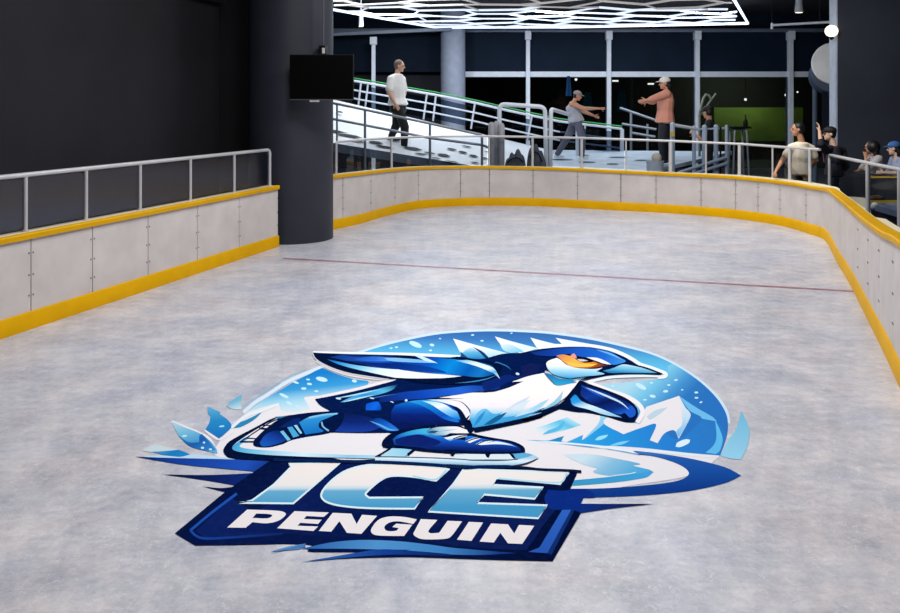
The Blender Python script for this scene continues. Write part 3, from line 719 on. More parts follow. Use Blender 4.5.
p = at(876, 198.5, 12.25); mb = MB(); vs = mb.ball(p, (.125, .06, .05), 3); tag(mb.build('brown_bag', mat('brown_leather', (110, 78, 62), .5), base=p - Vector((0, 0, .05)), smooth=True), 'small brown bag lying at the ochre edge of the step', 'bag')
# ================================================================ people
SKIN = mat('skin', (214, 170, 146), .55, noise=.04); SKIN_T = mat('skin_tan', (190, 138, 110), .55, noise=.04); SKIN_L = mat('skin_light', (226, 184, 160), .55, noise=.04)
EYE_D = mat('eye_dark', (30, 24, 22), .3)
def remesh(bm, name, m, voxel, parent, smooth=3):
    me = bpy.data.meshes.new('tmp'); bm.to_mesh(me); bm.free()
    t = bpy.data.objects.new('tmp', me); COL.objects.link(t)
    md = t.modifiers.new('r', 'REMESH'); md.mode = 'VOXEL'; md.voxel_size = voxel; md.use_smooth_shade = True
    if smooth:
        s = t.modifiers.new('s', 'SMOOTH'); s.iterations = smooth; s.factor = .5
    dg = bpy.context.evaluated_depsgraph_get(); dg.update()
    out = bpy.data.meshes.new_from_object(t.evaluated_get(dg)); out.name = name
    bpy.data.objects.remove(t); bpy.data.meshes.remove(me)
    out.materials.clear(); out.materials.append(m)
    for p in out.polygons: p.use_smooth = True
    if parent is None:
        return link(name, out)
    return link(name, out, parent)
class Flesh:
    def __init__(s): s.bm = bmesh.new()
    def ell(s, c, r, R=None, sub=2):
        rv = bmesh.ops.create_icosphere(s.bm, subdivisions=sub, radius=1.0)
        M = Matrix.Translation(c) @ (R.to_4x4() if R is not None else Matrix.Identity(4)) @ Matrix.Diagonal((r[0], r[1], r[2], 1))
        bmesh.ops.transform(s.bm, matrix=M, verts=rv['verts'])
    def limb(s, a, b, ra, rb):
        a, b = Vector(a), Vector(b); n = max(3, int((b - a).length / (min(ra, rb) * .45)) + 1)
        for i in range(n + 1):
            t = i / n; r = ra + (rb - ra) * t; s.ell(a.lerp(b, t), (r, r, r), None, 2 if r > .02 else 1)
    def chain(s, items, R, n=6):
        for (c0, r0), (c1, r1) in zip(items, items[1:]):
            for i in range(n + 1):
                t = i / n; s.ell(Vector(c0).lerp(Vector(c1), t), tuple(a + (b - a) * t for a, b in zip(r0, r1)), R)
def frame(zax, fwd):
    z = Vector(zax).normalized(); x = (Vector(fwd) - z * z.dot(Vector(fwd))).normalized(); y = z.cross(x)
    return Matrix((x, y, z)).transposed()
BASE = dict(pelvis=(0, 0, .96), chest=(.01, 0, 1.27), neck=(-.005, 0, 1.47), head=(.03, 0, 1.625),
            shL=(0, .185, 1.425), elL=(-.02, .235, 1.14), wrL=(.06, .245, .90), shR=(0, -.185, 1.425), elR=(-.02, -.235, 1.14), wrR=(.06, -.245, .90),
            hipL=(0, .09, .93), knL=(.02, .10, .50), anL=(-.02, .105, .09), hipR=(0, -.09, .93), knR=(.02, -.10, .50), anR=(-.02, -.105, .09))
def hand(fl, wr, el, palm, s, curl):
    wr, el = Vector(wr), Vector(el); d = (wr - el).normalized(); n = Vector(palm); n = (n - d * n.dot(d)).normalized(); sd = d.cross(n)
    R = frame(d, n)
    fl.ell(wr + d * .05 * s, (.016 * s, .042 * s, .055 * s), R); fl.limb(wr - d * .02 * s, wr + d * .02 * s, .026 * s, .026 * s)
    for k, L in zip((-1.5, -.5, .5, 1.5), (.062, .074, .07, .054)):
        b = wr + d * .09 * s + sd * k * .021 * s; m = b + (d * math.cos(curl) + n * math.sin(curl)) * L * .55 * s; e = m + (d * math.cos(2 * curl) + n * math.sin(2 * curl)) * L * .5 * s
        fl.limb(b, m, .0095 * s, .009 * s); fl.limb(m, e, .009 * s, .0075 * s)
    b = wr + d * .025 * s - sd * .034 * s; m = b + (d * .6 - sd * .7 + n * .3).normalized() * .045 * s; e = m + (d * .9 - sd * .2 + n * .3).normalized() * .035 * s
    fl.limb(b, m, .013 * s, .011 * s); fl.limb(m, e, .011 * s, .009 * s)
def person(label, loc, yaw, pose, skin, top, bottom, shoes, hair, scale=1.0, look=(0, 0), sleeve=.55, hat=None, hairlen=0, fat=1.0, curl=.5, palms=((0, -1, 0), (0, 1, 0)), legs=True, shirt_len=-.02, face=True):
    J = {k: Vector(pose.get(k, v)) * (scale if k not in pose else 1) for k, v in BASE.items()}; leg = pose.get('leg', 1.0)
    s = scale; f = s * fat
    root = thing('person', label, 'person', loc, yaw)
    pel, ch, nk, hd = J['pelvis'], J['chest'], J['neck'], J['head']
    R = frame(nk - pel, pose.get('fwd', (1, 0, 0))); up = (nk - pel).normalized(); H = Euler((0, look[1], look[0])).to_matrix()
    waist = pel.lerp(ch, .45)
    # one continuous body
    b = Flesh()
    b.chain([(pel - up * .03 * s, (.10 * f, .155 * f, .10 * s)), (waist, (.09 * f, .135 * f, .10 * s)), (ch, (.105 * f, .155 * f, .12 * s)), (nk - up * .07 * s, (.06 * f, .092 * f, .04 * s))], R)
    b.limb(nk - up * .05 * s, hd - H @ Vector((.03, 0, .05)) * s, .057 * s, .052 * s)
    for S in 'LR':
        sh, el, wr = J['sh' + S], J['el' + S], J['wr' + S]
        b.limb(nk.lerp(sh, .45) - up * .03 * s, sh, .055 * s, .056 * f); b.limb(sh, el, .05 * f, .040 * f); b.limb(el, wr, .040 * f, .026 * s)
        hand(b, wr, el, palms[0 if S == 'L' else 1], s, curl)
        if legs:
            hp, kn, an = J['hip' + S], J['kn' + S], J['an' + S]
            b.limb(hp, kn, .078 * s, .054 * s); b.limb(kn, an, .054 * s, .036 * s); b.limb(kn.lerp(an, .3) - Vector((.012, 0, 0)), kn.lerp(an, .5), .048 * s, .042 * s)
            b.limb(an + Vector((-.04, 0, -.035)) * s, an + Vector((.13, 0, -.05)) * s, .036 * s, .030 * s)
    hv = lambda x, y, z: hd + H @ Vector((x, y, z)) * s
    b.ell(hd + H @ Vector((-.005, 0, .02)) * s, (.094 * s, .075 * s, .098 * s), H, 3); b.ell(hv(.022, 0, -.045), (.066 * s, .058 * s, .068 * s), H, 3); b.ell(hv(.062, 0, -.09), (.026 * s, .030 * s, .022 * s), H)
    b.limb(hv(.088, 0, .012), hv(.108, 0, -.024), .011 * s, .016 * s); b.limb(hv(.082, -.03, .030), hv(.082, .03, .030), .014 * s, .014 * s)
    b.limb(hv(.078, -.018, -.060), hv(.078, .018, -.060), .013 * s, .013 * s)
    for y in (-1, 1): b.ell(hv(-.008, y * .078, -.005), (.022 * s, .010 * s, .033 * s), H)
    if face: pass
    body = remesh(b.bm, 'body', skin, .0085, root, 2)
    for y in (-1, 1):
        e = Flesh(); e.ell(hv(.083, y * .031, .008), (.010 * s, .014 * s, .008 * s), H); remesh_simple(e, 'eye', EYE_D, root)
    # shirt
    g = .016 * s
    t = Flesh()
    t.chain([(pel + up * (shirt_len) * s, (.135 * f + g, .190 * f + g, .05 * s)), (waist, (.105 * f + g, .15 * f + g, .10 * s)), (ch, (.112 * f + g, .162 * f + g, .12 * s)), (nk - up * .07 * s, (.072 * f + g, .105 * f + g, .045 * s))], R)
    for S in 'LR':
        sh, el, wr = J['sh' + S], J['el' + S], J['wr' + S]
        if sleeve is None: t.limb(nk.lerp(sh, .35) - up * .03 * s, nk.lerp(sh, .8) - up * .02 * s, .05 * s, .045 * s); continue
        t.limb(nk.lerp(sh, .4) - up * .03 * s, sh, .062 * s, .066 * f + g * .4)
        if sleeve <= 1: t.limb(sh, sh.lerp(el, sleeve), .064 * f + g * .3, .058 * f + g * .5)
        else:
            t.limb(sh, el, .064 * f + g * .3, .052 * f + g * .4); t.limb(el, el.lerp(wr, sleeve - 1), .052 * f + g * .3, .040 * f + g * .3)
    remesh(t.bm, 'shirt', top, .012, root, 3)
    if legs:
        t = Flesh(); g = .012 * s
        t.chain([(pel + up * .06 * s, (.103 * f + g, .15 * f + g, .05 * s)), (pel - up * .05 * s, (.108 * f + g, .158 * f + g, .09 * s))], R)
        for S in 'LR':
            hp, kn, an = J['hip' + S], J['kn' + S], J['an' + S]
            t.limb(hp, kn, .078 * s * leg + g, .066 * s * leg + g); t.limb(kn, an + (kn - an).normalized() * .01, .066 * s * leg + g, .050 * s * leg + g)
        remesh(t.bm, 'trousers', bottom, .012, root, 3)
        for S in 'LR':
            an = J['an' + S]; t = Flesh()
            t.limb(an + Vector((-.045, 0, -.045)) * s, an + Vector((.06, 0, -.052)) * s, .046 * s, .044 * s); t.limb(an + Vector((.06, 0, -.052)) * s, an + Vector((.15, 0, -.058)) * s, .044 * s, .034 * s); t.limb(an + Vector((-.02, 0, -.02)) * s, an + Vector((.0, 0, .02)) * s, .048 * s, .046 * s)
            remesh(t.bm, 'shoe', shoes, .009, root, 2)
    # hair
    t = Flesh()
    t.ell(hd + H @ Vector((-.022, 0, .036)) * s, (.096 * s, .084 * s, .094 * s), H, 3); t.ell(hv(-.045, 0, -.005), (.066 * s, .079 * s, .085 * s), H, 3)
    if hairlen > .2:
        t.ell(hd + H @ Vector((-.045, 0, .0)) * s, (.115 * s, .115 * s, .12 * s), H, 3)
    if hairlen:
        t.chain([(hv(-.06, 0, 0), (.06 * s, .08 * s, .06 * s)), (hv(-.085, 0, -hairlen * .6), (.055 * s, .085 * s, .06 * s)), (hv(-.07, 0, -hairlen), (.04 * s, .07 * s, .05 * s))], H)
    remesh(t.bm, 'hair', hair, .010, root, 2)
    if hat is not None:
        t = Flesh(); t.ell(hd + H @ Vector((-.012, 0, .062)) * s, (.112 * s, .095 * s, .078 * s), H, 3)
        hb = remesh(t.bm, 'cap', hat, .010, root, 2)
        t = Flesh(); t.chain([(hv(.07, 0, .052), (.05 * s, .075 * s, .010 * s)), (hv(.145, 0, .040), (.035 * s, .055 * s, .009 * s))], H); remesh(t.bm, 'brim', hat, .006, hb, 1)
    return root, J
def remesh_simple(fl, name, m, parent):
    me = bpy.data.meshes.new(name); fl.bm.to_mesh(me); fl.bm.free(); me.materials.append(m)
    for p in me.polygons: p.use_smooth = True
    return link(name, me, parent)
PI = math.pi
C_white = mat('white_cotton', (238, 238, 238), .8, noise=.05); C_black = mat('black_cotton', (13, 13, 16), .8); C_shoe = mat('dark_shoe', (48, 52, 62), .6)
H_grey = mat('grey_brown_hair', (120, 100, 88), .7); H_black = mat('black_hair', (16, 14, 15), .5); C_wshoe = mat('white_shoe', (220, 226, 234), .6)
# man walking down the ramp
Y = 17.6; k = Y / F
def rel(px, py, ox, oy, y=0.0): return ((px - ox) * k, y, (oy - py) * k)
ox, oy = 400, 148.6; o = at(ox, oy, Y)
person('man in a white t-shirt and black trousers walking down the white ramp', o, 0, dict(
    pelvis=rel(398, 108, ox, oy), chest=rel(396.5, 87, ox, oy), neck=rel(397.5, 72, ox, oy), head=rel(399.5, 66, ox, oy),
    fwd=(.78, -.62, 0), leg=1.2, shL=rel(401.5, 79.5, ox, oy, .12), shR=rel(391.5, 79.5, ox, oy, -.12), elR=rel(389.5, 92, ox, oy, -.22), wrR=rel(396, 103.5, ox, oy, -.24), elL=rel(404, 92, ox, oy, .2), wrL=rel(402, 103, ox, oy, .12),
    hipL=rel(397, 109, ox, oy, .09), knL=rel(396, 125, ox, oy, .09), anL=rel(391, 136.5, ox, oy, .10), hipR=rel(398.5, 109, ox, oy, -.09), knR=rel(405, 127, ox, oy, -.09), anR=rel(404.5, 145.5, ox, oy, -.09)),
    SKIN, C_white, C_black, C_shoe, H_grey, scale=1.04, look=(-.1, .1), sleeve=.75, fat=1.22, shirt_len=.08)
# woman stretching on the landing
Y = 18.4; k = Y / F; ox, oy = 575, 158.3; o = at(ox, oy, Y)
person('woman in a grey cap and grey leggings reaching out along the landing', o, 0, dict(
    fwd=(.8, -.6, 0), leg=1.25, pelvis=rel(576, 120, ox, oy), chest=rel(573, 108, ox, oy), neck=rel(573, 101.5, ox, oy), head=rel(577.5, 96, ox, oy),
    shL=rel(574, 104, ox, oy, .15), shR=rel(571, 104, ox, oy, -.15), elR=rel(582, 108.5, ox, oy, -.2), wrR=rel(600, 108.5, ox, oy, -.12), elL=rel(586, 112, ox, oy, .2), wrL=rel(596, 116, ox, oy, .2),
    hipL=rel(575, 122, ox, oy, .08), knL=rel(568, 138, ox, oy, .12), anL=rel(558, 154.5, ox, oy, .14), hipR=rel(577, 122, ox, oy, -.08), knR=rel(581.5, 139, ox, oy, -.10), anR=rel(581, 155.5, ox, oy, -.1)),
    SKIN_T, mat('grey_tank_top', (158, 162, 176), .8), mat('grey_leggings', (84, 88, 104), .8), C_wshoe, H_black, scale=.86, look=(-.2, .25), sleeve=None, hat=mat('grey_cap', (148, 138, 140), .8), curl=.8, fat=1.38)
# pink shirt
Y = 18.0; k = Y / F; ox, oy = 664, 162.5; o = at(ox, oy, Y)
def relb(px, py, y=0.0): return ((ox - px) * k, y, (oy - py) * k)
pr, PJ = person('person in a white cap and salmon pink shirt pointing with an outstretched arm', o, PI, dict(
    leg=1.2, pelvis=relb(665, 119), chest=relb(665.5, 101), neck=relb(667, 90), head=relb(664.5, 83.5),
    shL=relb(664, 94, .19), shR=relb(668, 94, -.19), elL=relb(652, 98.5, .24), wrL=relb(644, 100.3, .18), elR=relb(655, 101, -.2), wrR=relb(647, 102, -.1),
    hipL=relb(663, 121, .09), knL=relb(661, 141, .1), anL=relb(662, 158.5, .11), hipR=relb(667, 121, -.09), knR=relb(666, 141, -.1), anR=relb(668, 158.5, -.11)),
    SKIN_T, mat('salmon_shirt', (206, 142, 122), .85, noise=.06), mat('navy_trousers', (24, 27, 40), .8), C_shoe, H_black, scale=1.05, look=(0, .05), sleeve=1.45, hat=mat('white_cap', (226, 224, 218), .8), hairlen=.10, fat=1.38, curl=.15, shirt_len=-.06)
t = Flesh(); cc_ = PJ['chest']
for i in range(25):
    a = -.4 + 3.9 * i / 24; t.ell(cc_ + Vector((-.03 + .165 * math.sin(a) * -1, .20 * math.cos(a), -.02 + .21 * math.cos(a))), (.018, .018, .018), None, 1)
remesh(t.bm, 'bag_strap', C_black, .009, pr, 1)
# man in the cream t-shirt seen from behind
Y = 14.15; k = Y / F; o = Vector(((801 - 450) * k, Y, -.0)); ya = math.radians(115); O = o.copy()
def loc_(px, py, dy=0.0):
    p = at(px, py, Y + dy) - O; c, s = math.cos(-ya), math.sin(-ya); return (p.x * c - p.y * s, p.x * s + p.y * c, p.z)
person('man in a cream t-shirt seen from behind with one hand on the rink ledge', o, ya, dict(
    pelvis=loc_(801, 166), leg=1.15, chest=loc_(801, 157), neck=loc_(802, 140), head=loc_(797.5, 129.5), shL=loc_(791.5, 148), shR=loc_(811, 149, .06), elL=loc_(783, 159, -.05), wrL=loc_(776.5, 170, -.22), elR=loc_(816, 160, .1), wrR=loc_(808, 171, .34)),
    SKIN_T, mat('cream_tshirt', (236, 222, 200), .85, noise=.05), C_black, C_shoe, H_black, scale=.97, look=(.9, 0), sleeve=.62, fat=1.12, curl=.7, shirt_len=-.13)
# man in the dark jacket raising a hand
Y = 14.5; k = Y / F; o = Vector(((833 - 450) * k, Y, 0)); ya = math.radians(168); O = o.copy()
jr, JJ = person('man in a black cap and dark navy jacket raising one hand to his face', o, ya, dict(
    pelvis=loc_(834, 168), chest=loc_(834, 160), neck=loc_(834, 144), head=loc_(829.5, 134), leg=1.15, shL=loc_(826, 150, -.12), shR=loc_(842, 151, .14), elL=loc_(821, 144, -.25), wrL=loc_(819.5, 131, -.2), elR=loc_(846, 166, .12), wrR=loc_(838, 178, .1)),
    SKIN_L, mat('navy_jacket', (26, 26, 38), .8), mat('dark_jeans', (36, 42, 62), .8), C_shoe, H_black, scale=.97, look=(.1, 0), sleeve=1.25, hat=mat('black_cap', (18, 18, 20), .7), fat=1.15, curl=.35, shirt_len=-.12, palms=((1, 0, 0), (0, 1, 0)))
t = Flesh(); c0 = JJ['neck'] + Vector((.09, .05, -.02)); c1 = JJ['pelvis'] + Vector((.17, .06, .1))
t.limb(c0, c0.lerp(c1, .3) + Vector((.08, .02, 0)), .014, .016); t.limb(c0.lerp(c1, .3) + Vector((.08, .02, 0)), c1, .016, .014); remesh(t.bm, 'jacket_trim', mat('dusty_red_trim', (140, 74, 84), .8), .008, jr, 1)
# seated people behind the bench
def seated(label, px, Y_, head_y, skin, top, hat=None, hairlen=.25, look=(0, 0), chin=True, yaw=math.radians(175), hairm=None):
    z = at(px, head_y, Y_).z; o_ = Vector(((px - 450) * Y_ / F, Y_, 0)); s_ = .95; st = .47
    pose = dict(pelvis=(0, 0, st + .10), chest=(.06, 0, st + .40), neck=(.10, 0, z - .26), head=(.15, 0, z - .115), shL=(.09, .17, z - .31), shR=(.09, -.17, z - .31),
                hipL=(.02, .1, st + .09), knL=(.44, .12, st + .06), anL=(.42, .12, .085), hipR=(.02, -.1, st + .09), knR=(.44, -.12, st + .06), anR=(.42, -.12, .085))
    if chin: pose.update(elL=(.30, .20, z - .50), wrL=(.27, .07, z - .29), elR=(.22, -.24, z - .52), wrR=(.36, -.10, z - .56))
    else: pose.update(elL=(.16, .24, z - .52), wrL=(.36, .12, z - .52), elR=(.14, -.24, z - .54), wrR=(.34, -.12, z - .56))
    return person(label, o_, yaw, pose, skin, top, C_black, C_shoe, hairm or H_black, scale=s_, look=look, sleeve=.95, hat=hat, hairlen=hairlen, curl=.6)
seated('woman with long dark hair sitting behind the bench resting her chin on one hand', 880, 14.9, 140.5, SKIN_T, mat('grey_white_top', (186, 184, 186), .85), look=(-.75, .1))
seated('person in a blue cap sitting behind the bench at the right edge', 903, 14.5, 142, SKIN_L, mat('pale_blue_top', (150, 160, 190), .85), hat=mat('blue_cap', (52, 104, 170), .7), hairlen=.12, look=(-.5, .1), chin=False)
# dark clothed person by the mullion
Y = 18.3; k = Y / F; ox, oy = 708, 195; o = Vector(((709 - 450) * k, Y, 0))
person('person in black clothes and cap leaning on the pale blue stair railing', o, math.radians(165), dict(elL=(.12, .26, 1.18), wrL=(.30, .16, 1.32), elR=(.12, -.26, 1.18), wrR=(.3, -.14, 1.30)),
       SKIN_T, C_black, C_black, C_shoe, H_black, scale=1.10, look=(-.7, .2), sleeve=.8, hat=mat('black_cap', (18, 18, 20), .7), curl=.7)

# lumpy dark bags beside the bollards
def bag(Y_, lumps, strap, label):
    c = at(sum(l[0] for l in lumps) / len(lumps), 105, Y_)
    root = thing('duffel_bag', label, 'bag', (c.x, Y_, 0))
    t = Flesh(); sc = Y_ / F
    for px, top, rx, dy in lumps:
        h = at(px, top, Y_).z; x = (px - 450) * sc
        t.ell(Vector((x, Y_ + dy, h * .5)), (rx * sc, .13, h * .5), None, 3); t.ell(Vector((x, Y_ + dy, h * .2)), (rx * sc * 1.15, .14, h * .2), None, 3)
    bmesh.ops.transform(t.bm, matrix=Matrix.Translation(Vector((-c.x, -Y_, 0))), verts=t.bm.verts[:])
    remesh(t.bm, 'body', M_dark, .014, root, 4)
    mb = MB(); mb.tube([Vector(q) for q in spline([tuple(at(px, py, Y_ - .145)) for px, py in strap], 5)], .014, 8); mb.build('strap', M_blackp, root, smooth=True)
bag(16.73, [(508, 158, 4.5, 0), (512, 152, 5, .02), (518, 148.5, 5.5, 0), (522, 154, 4.5, -.02)], [(507, 163), (512, 159), (518, 158), (523, 162)], 'dark grey lumpy bag on the left of two bags by the bollards')
bag(16.74, [(531, 147, 4.6, 0), (536, 143.5, 5.5, .02), (541, 150, 4.5, 0), (543.5, 157, 3.5, -.02)], [(530, 157), (534, 152), (539, 155), (542, 162)], 'dark grey rounded bag standing right of the lumpy bag')
# ================================================================ ice material
def ice_nodes(nt, base_socket_target, colour_socket=None, colour=None, frost=0.010):
    """frost and skate scuffs over a paint colour"""
    g = nt.nodes.new('ShaderNodeNewGeometry')
    n = nt.nodes.new('ShaderNodeTexNoise'); n.inputs['Scale'].default_value = 26; n.inputs['Detail'].default_value = 8; n.inputs['Roughness'].default_value = .75
    nt.links.new(g.outputs['Position'], n.inputs['Vector'])
    r = nt.nodes.new('ShaderNodeValToRGB'); r.color_ramp.elements[0].position = .48; r.color_ramp.elements[1].position = .8
    r.color_ramp.elements[0].color = (0, 0, 0, 1); r.color_ramp.elements[1].color = (frost, frost, frost, 1)
    nt.links.new(n.outputs['Fac'], r.inputs['Fac'])
    mx = nt.nodes.new('ShaderNodeMixRGB'); mx.blend_type = 'MIX'
    nt.links.new(r.outputs['Color'], mx.inputs['Fac'])
    if colour_socket is not None: nt.links.new(colour_socket, mx.inputs['Color1'])
    else: mx.inputs['Color1'].default_value = colour
    mx.inputs['Color2'].default_value = (.62, .64, .70, 1)
    nt.links.new(mx.outputs['Color'], base_socket_target)
PAINT_GAIN = 0.92
def plin(s):
    c = lin(hx(s)); return tuple(max(.0004, v * PAINT_GAIN - .003) for v in c[:3]) + (1,)
_pm = {}
def paint(spec):
    """spec: '#rrggbb' or (p0, p1, [(t, '#rrggbb'), ...]) with p0, p1 pixels of the photograph on the ice"""
    key = repr(spec)
    if key in _pm: return _pm[key]
    m = bpy.data.materials.new('ice_paint'); m.use_nodes = True
    nt = m.node_tree; b = nt.nodes['Principled BSDF']
    b.inputs['Roughness'].default_value = .6; b.inputs['Specular IOR Level'].default_value = .0
    if isinstance(spec, str):
        ice_nodes(nt, b.inputs['Base Color'], colour=plin(spec))
    else:
        p0, p1, st = spec
        a, c = gnd(*p0), gnd(*p1); d = c - a; L2 = d.length_squared
        g = nt.nodes.new('ShaderNodeNewGeometry')
        s = nt.nodes.new('ShaderNodeVectorMath'); s.operation = 'SUBTRACT'; s.inputs[1].default_value = a
        nt.links.new(g.outputs['Position'], s.inputs[0])
        q = nt.nodes.new('ShaderNodeVectorMath'); q.operation = 'DOT_PRODUCT'; q.inputs[1].default_value = (d.x / L2, d.y / L2, 0)
        nt.links.new(s.outputs[0], q.inputs[0])
        r = nt.nodes.new('ShaderNodeValToRGB')
        while len(r.color_ramp.elements) < len(st): r.color_ramp.elements.new(.5)
        for e, (t, h) in zip(r.color_ramp.elements, st): e.position = t
        for e, (t, h) in zip(r.color_ramp.elements, st): e.color = plin(h)
        nt.links.new(q.outputs['Value'], r.inputs['Fac'])
        ice_nodes(nt, b.inputs['Base Color'], colour_socket=r.outputs['Color'])
    _pm[key] = m; return m

# ================================================================ the painted emblem, as outlines on the ice
CROP = dict(A=(130, 390, 5.625), B=(270, 325, 5.625), C=(400, 325, 5.625), D=(520, 325, 5.625), E=(620, 340, 5.625), F=(220, 380, 5.625),
            G=(350, 390, 5.625), H=(480, 390, 5.625), I=(160, 450, 5.625), J=(290, 455, 5.625), K=(420, 455, 5.625), L=(560, 430, 4.5),
            M=(300, 330, 9), N=(400, 330, 9), O=(480, 330, 9), Q=(560, 330, 9), R=(225, 375, 11.15), T=(145, 405, 10), U=(310, 375, 10),
            V=(380, 385, 10), W=(375, 420, 10), X=(450, 415, 10), Y=(530, 410, 10), Z=(550, 345, 10), P=(0, 0, 1))
def parse(s):
    c = 'P'; out = []
    for tok in s.split():
        if ':' in tok: c, tok = tok.split(':')
        k = tok.endswith('*'); x, y = (float(v) for v in tok.rstrip('*').split(','))
        ox, oy, sc = CROP[c]; out.append((ox + x / sc, oy + y / sc, k))
    return out
def curve(pts, closed, sub=5):
    """smooth through the points, sharp where a point is marked"""
    n = len(pts); out = []
    rng = range(n if closed else n - 1)
    for i in rng:
        b, c = pts[i], pts[(i + 1) % n]
        a = pts[i - 1] if (closed or i > 0) else b
        d = pts[(i + 2) % n] if (closed or i + 2 < n) else c
        m1 = ((c[0] - b[0]), (c[1] - b[1])) if b[2] else ((c[0] - a[0]) / 2, (c[1] - a[1]) / 2)
        m2 = ((c[0] - b[0]), (c[1] - b[1])) if c[2] else ((d[0] - b[0]) / 2, (d[1] - b[1]) / 2)
        if b[2] and c[2]: out.append((b[0], b[1])); continue
        # limit overshoot where neighbours are far apart
        L = math.hypot(c[0] - b[0], c[1] - b[1])
        lim = lambda m: m if math.hypot(*m) <= 1.4 * L or L < 1e-6 else (m[0] * 1.4 * L / math.hypot(*m), m[1] * 1.4 * L / math.hypot(*m))
        m1, m2 = lim(m1), lim(m2)
        for k in range(sub):
            t = k / sub; h00 = 2 * t ** 3 - 3 * t * t + 1; h10 = t ** 3 - 2 * t * t + t; h01 = -2 * t ** 3 + 3 * t * t; h11 = t ** 3 - t * t
            out.append((h00 * b[0] + h10 * m1[0] + h01 * c[0] + h11 * m2[0], h00 * b[1] + h10 * m1[1] + h01 * c[1] + h11 * m2[1]))
    if not closed: out.append((pts[-1][0], pts[-1][1]))
    return out
PARTS = {}; ORDER = []; LAYER = [0]
CUR = [None]
def part(name):
    CUR[0] = name
    if name not in PARTS: PARTS[name] = []; ORDER.append(name)
def lay(ptlist, spec):
    LAYER[0] += 1
    PARTS[CUR[0]].append((ptlist, LAYER[0], spec))
def fill(s, spec): lay([curve(parse(s), True)], spec)
def stroke(s, wd, spec, closed=False, taper=False):
    p = curve(parse(s), closed, 6); n = len(p); Lp, Rp = [], []
    for i in range(n):
        if closed: a, b = p[i - 1], p[(i + 1) % n]
        else: a, b = p[max(i - 1, 0)], p[min(i + 1, n - 1)]
        dx, dy = b[0] - a[0], b[1] - a[1]; l = math.hypot(dx, dy) or 1
        k = wd / 2 * (1 if not taper else max(.12, math.sin(math.pi * i / (n - 1))))
        Lp.append((p[i][0] - dy / l * k, p[i][1] + dx / l * k)); Rp.append((p[i][0] + dy / l * k, p[i][1] - dx / l * k))
    quads = []
    for i in range(n if closed else n - 1):
        j = (i + 1) % n; quads.append([Lp[i], Lp[j], Rp[j], Rp[i]])
    lay(quads, spec)
def blob(lst, spec):
    qs = []
    for x, y, rx, ry, an in lst:
        c, s_ = math.cos(math.radians(an)), math.sin(math.radians(an))
        qs.append([(x + rx * math.cos(a) * c - ry * math.sin(a) * s_, y + rx * math.cos(a) * s_ + ry * math.sin(a) * c) for a in [2 * math.pi * k / 12 for k in range(12)]])
    lay(qs, spec)
NAVY, INK, WHT, PALE = '#0d1d4c', '#0a1738', '#e3e1e7', '#d3e6f8'

# ---- snowy sky dome behind the bird
part('sky_dome')
DOME_R = "361,352 R:1970,-368 P:400,341.8 435,334.8 468,332.3 P:499,331.6 533,332.9 555,334.8 591,340 627,348 653,355.3 673,364.5 696,379 714,395.5 724.5,411 727.5,423.5 726.5,437 720,455.5*"
fill("228,428* 250,411 280,398 320,388 400,395 480,405 560,405 640,400 660,430 720,456* 694,474 640,484 560,492 400,470 250,460 215,455", WHT)
stroke("355,354 378,347 400,341 435,334 468,331.2 499,330.5 533,331.8 555,333.7 591,339 627,347 653,354.3 674,364 697,378.5 715.5,395 726,410.5 729,423.5", 3.2, '#c8dff3')
stroke("R:205,420 330,310 P:267,395 288,381.5 306,373.5 324,366", 3.6, '#cfe2f2')
stroke("R:178,390 250,312 P:255,398.5 268,389 288,377 306,369.5", 1.0, '#8fbcd4')
fill("354,355* 378,347.5 400,341.8 435,334.8 468,332 499,331.4 533,332.7 555,334.6 591,339.8 627,347.8 653,355 674,364.6 696.5,379 714.5,395.5 725,411 728,423.5 726.5,437 720,455.5* 690,420 668,378* 640,365 600,350 540,352 480,362*",
     ((505, 331), (497, 362), [(0, '#3564a6'), (.35, '#3d77ba'), (.75, '#56addc'), (1, '#62bce6')]))
fill("560,390* 600,385 640,381 668,378* 668,366* 674,364.6 696.5,379 714.5,395.5 725,411 728,423.5 726.5,437 720,455.5* 693,453.3 671,451 644,448 615,446 582,443.8 600,420 590,400",
     ((615, 398), (690, 412), [(0, '#a5d3e6'), (.3, '#74bfe2'), (.6, '#4590cd'), (.8, '#3176bd'), (1, '#2d72be')]))
fill("R:230,425* 330,350 450,265 600,180 740,95 892,12 M:60,410 130,372 200,340* 330,395 480,440 620,470 450,560 50,600* B:190,410* 228,472* 130,490 60,478* 50,440* R:600,312* 400,365",
     ((295, 376), (312, 412), [(0, '#1f7dc9'), (.4, '#3a9ad6'), (.68, '#9fd2ea'), (1, '#d8e6ec')]))
part('mountain_print')
fill("Y:-40,300* 60,300 190,303 340,258* 315,312* 370,318 530,248* 520,300* 580,265 690,180 775,112* H:808,248* E:130,490 200,475 330,560 480,440 560,480 P:726,437 720,455.5* 693,453.3 671,451 644,448 615,446 582,443.8 555,442.5",
     ((540, 436), (720, 440), [(0, '#3fb0e6'), (.35, '#2a94dc'), (.7, '#2a7fd0'), (1, '#2f78c4')]))
fill("Y:190,305* 340,258* 312,316*", '#2a86bc')
fill("Y:-20,200* 120,160 250,115 370,72* 515,150* 400,185 270,222 130,252 90,215", ((533, 430), (570, 420), [(0, '#e2e6ea'), (.5, '#83cdea'), (.75, '#5bbbe4'), (1, '#a5d8ec')]))
fill("Y:180,205* 280,165 345,105 330,165 270,212 130,245", '#55b4dd')
fill("E:-60,420* 90,470* 150,375* 240,345 332,314* 365,375 395,412 393,440 365,495 330,556* 305,508 250,525 212,580* 168,564* 203,474 130,490 20,530* -90,470", WHT)
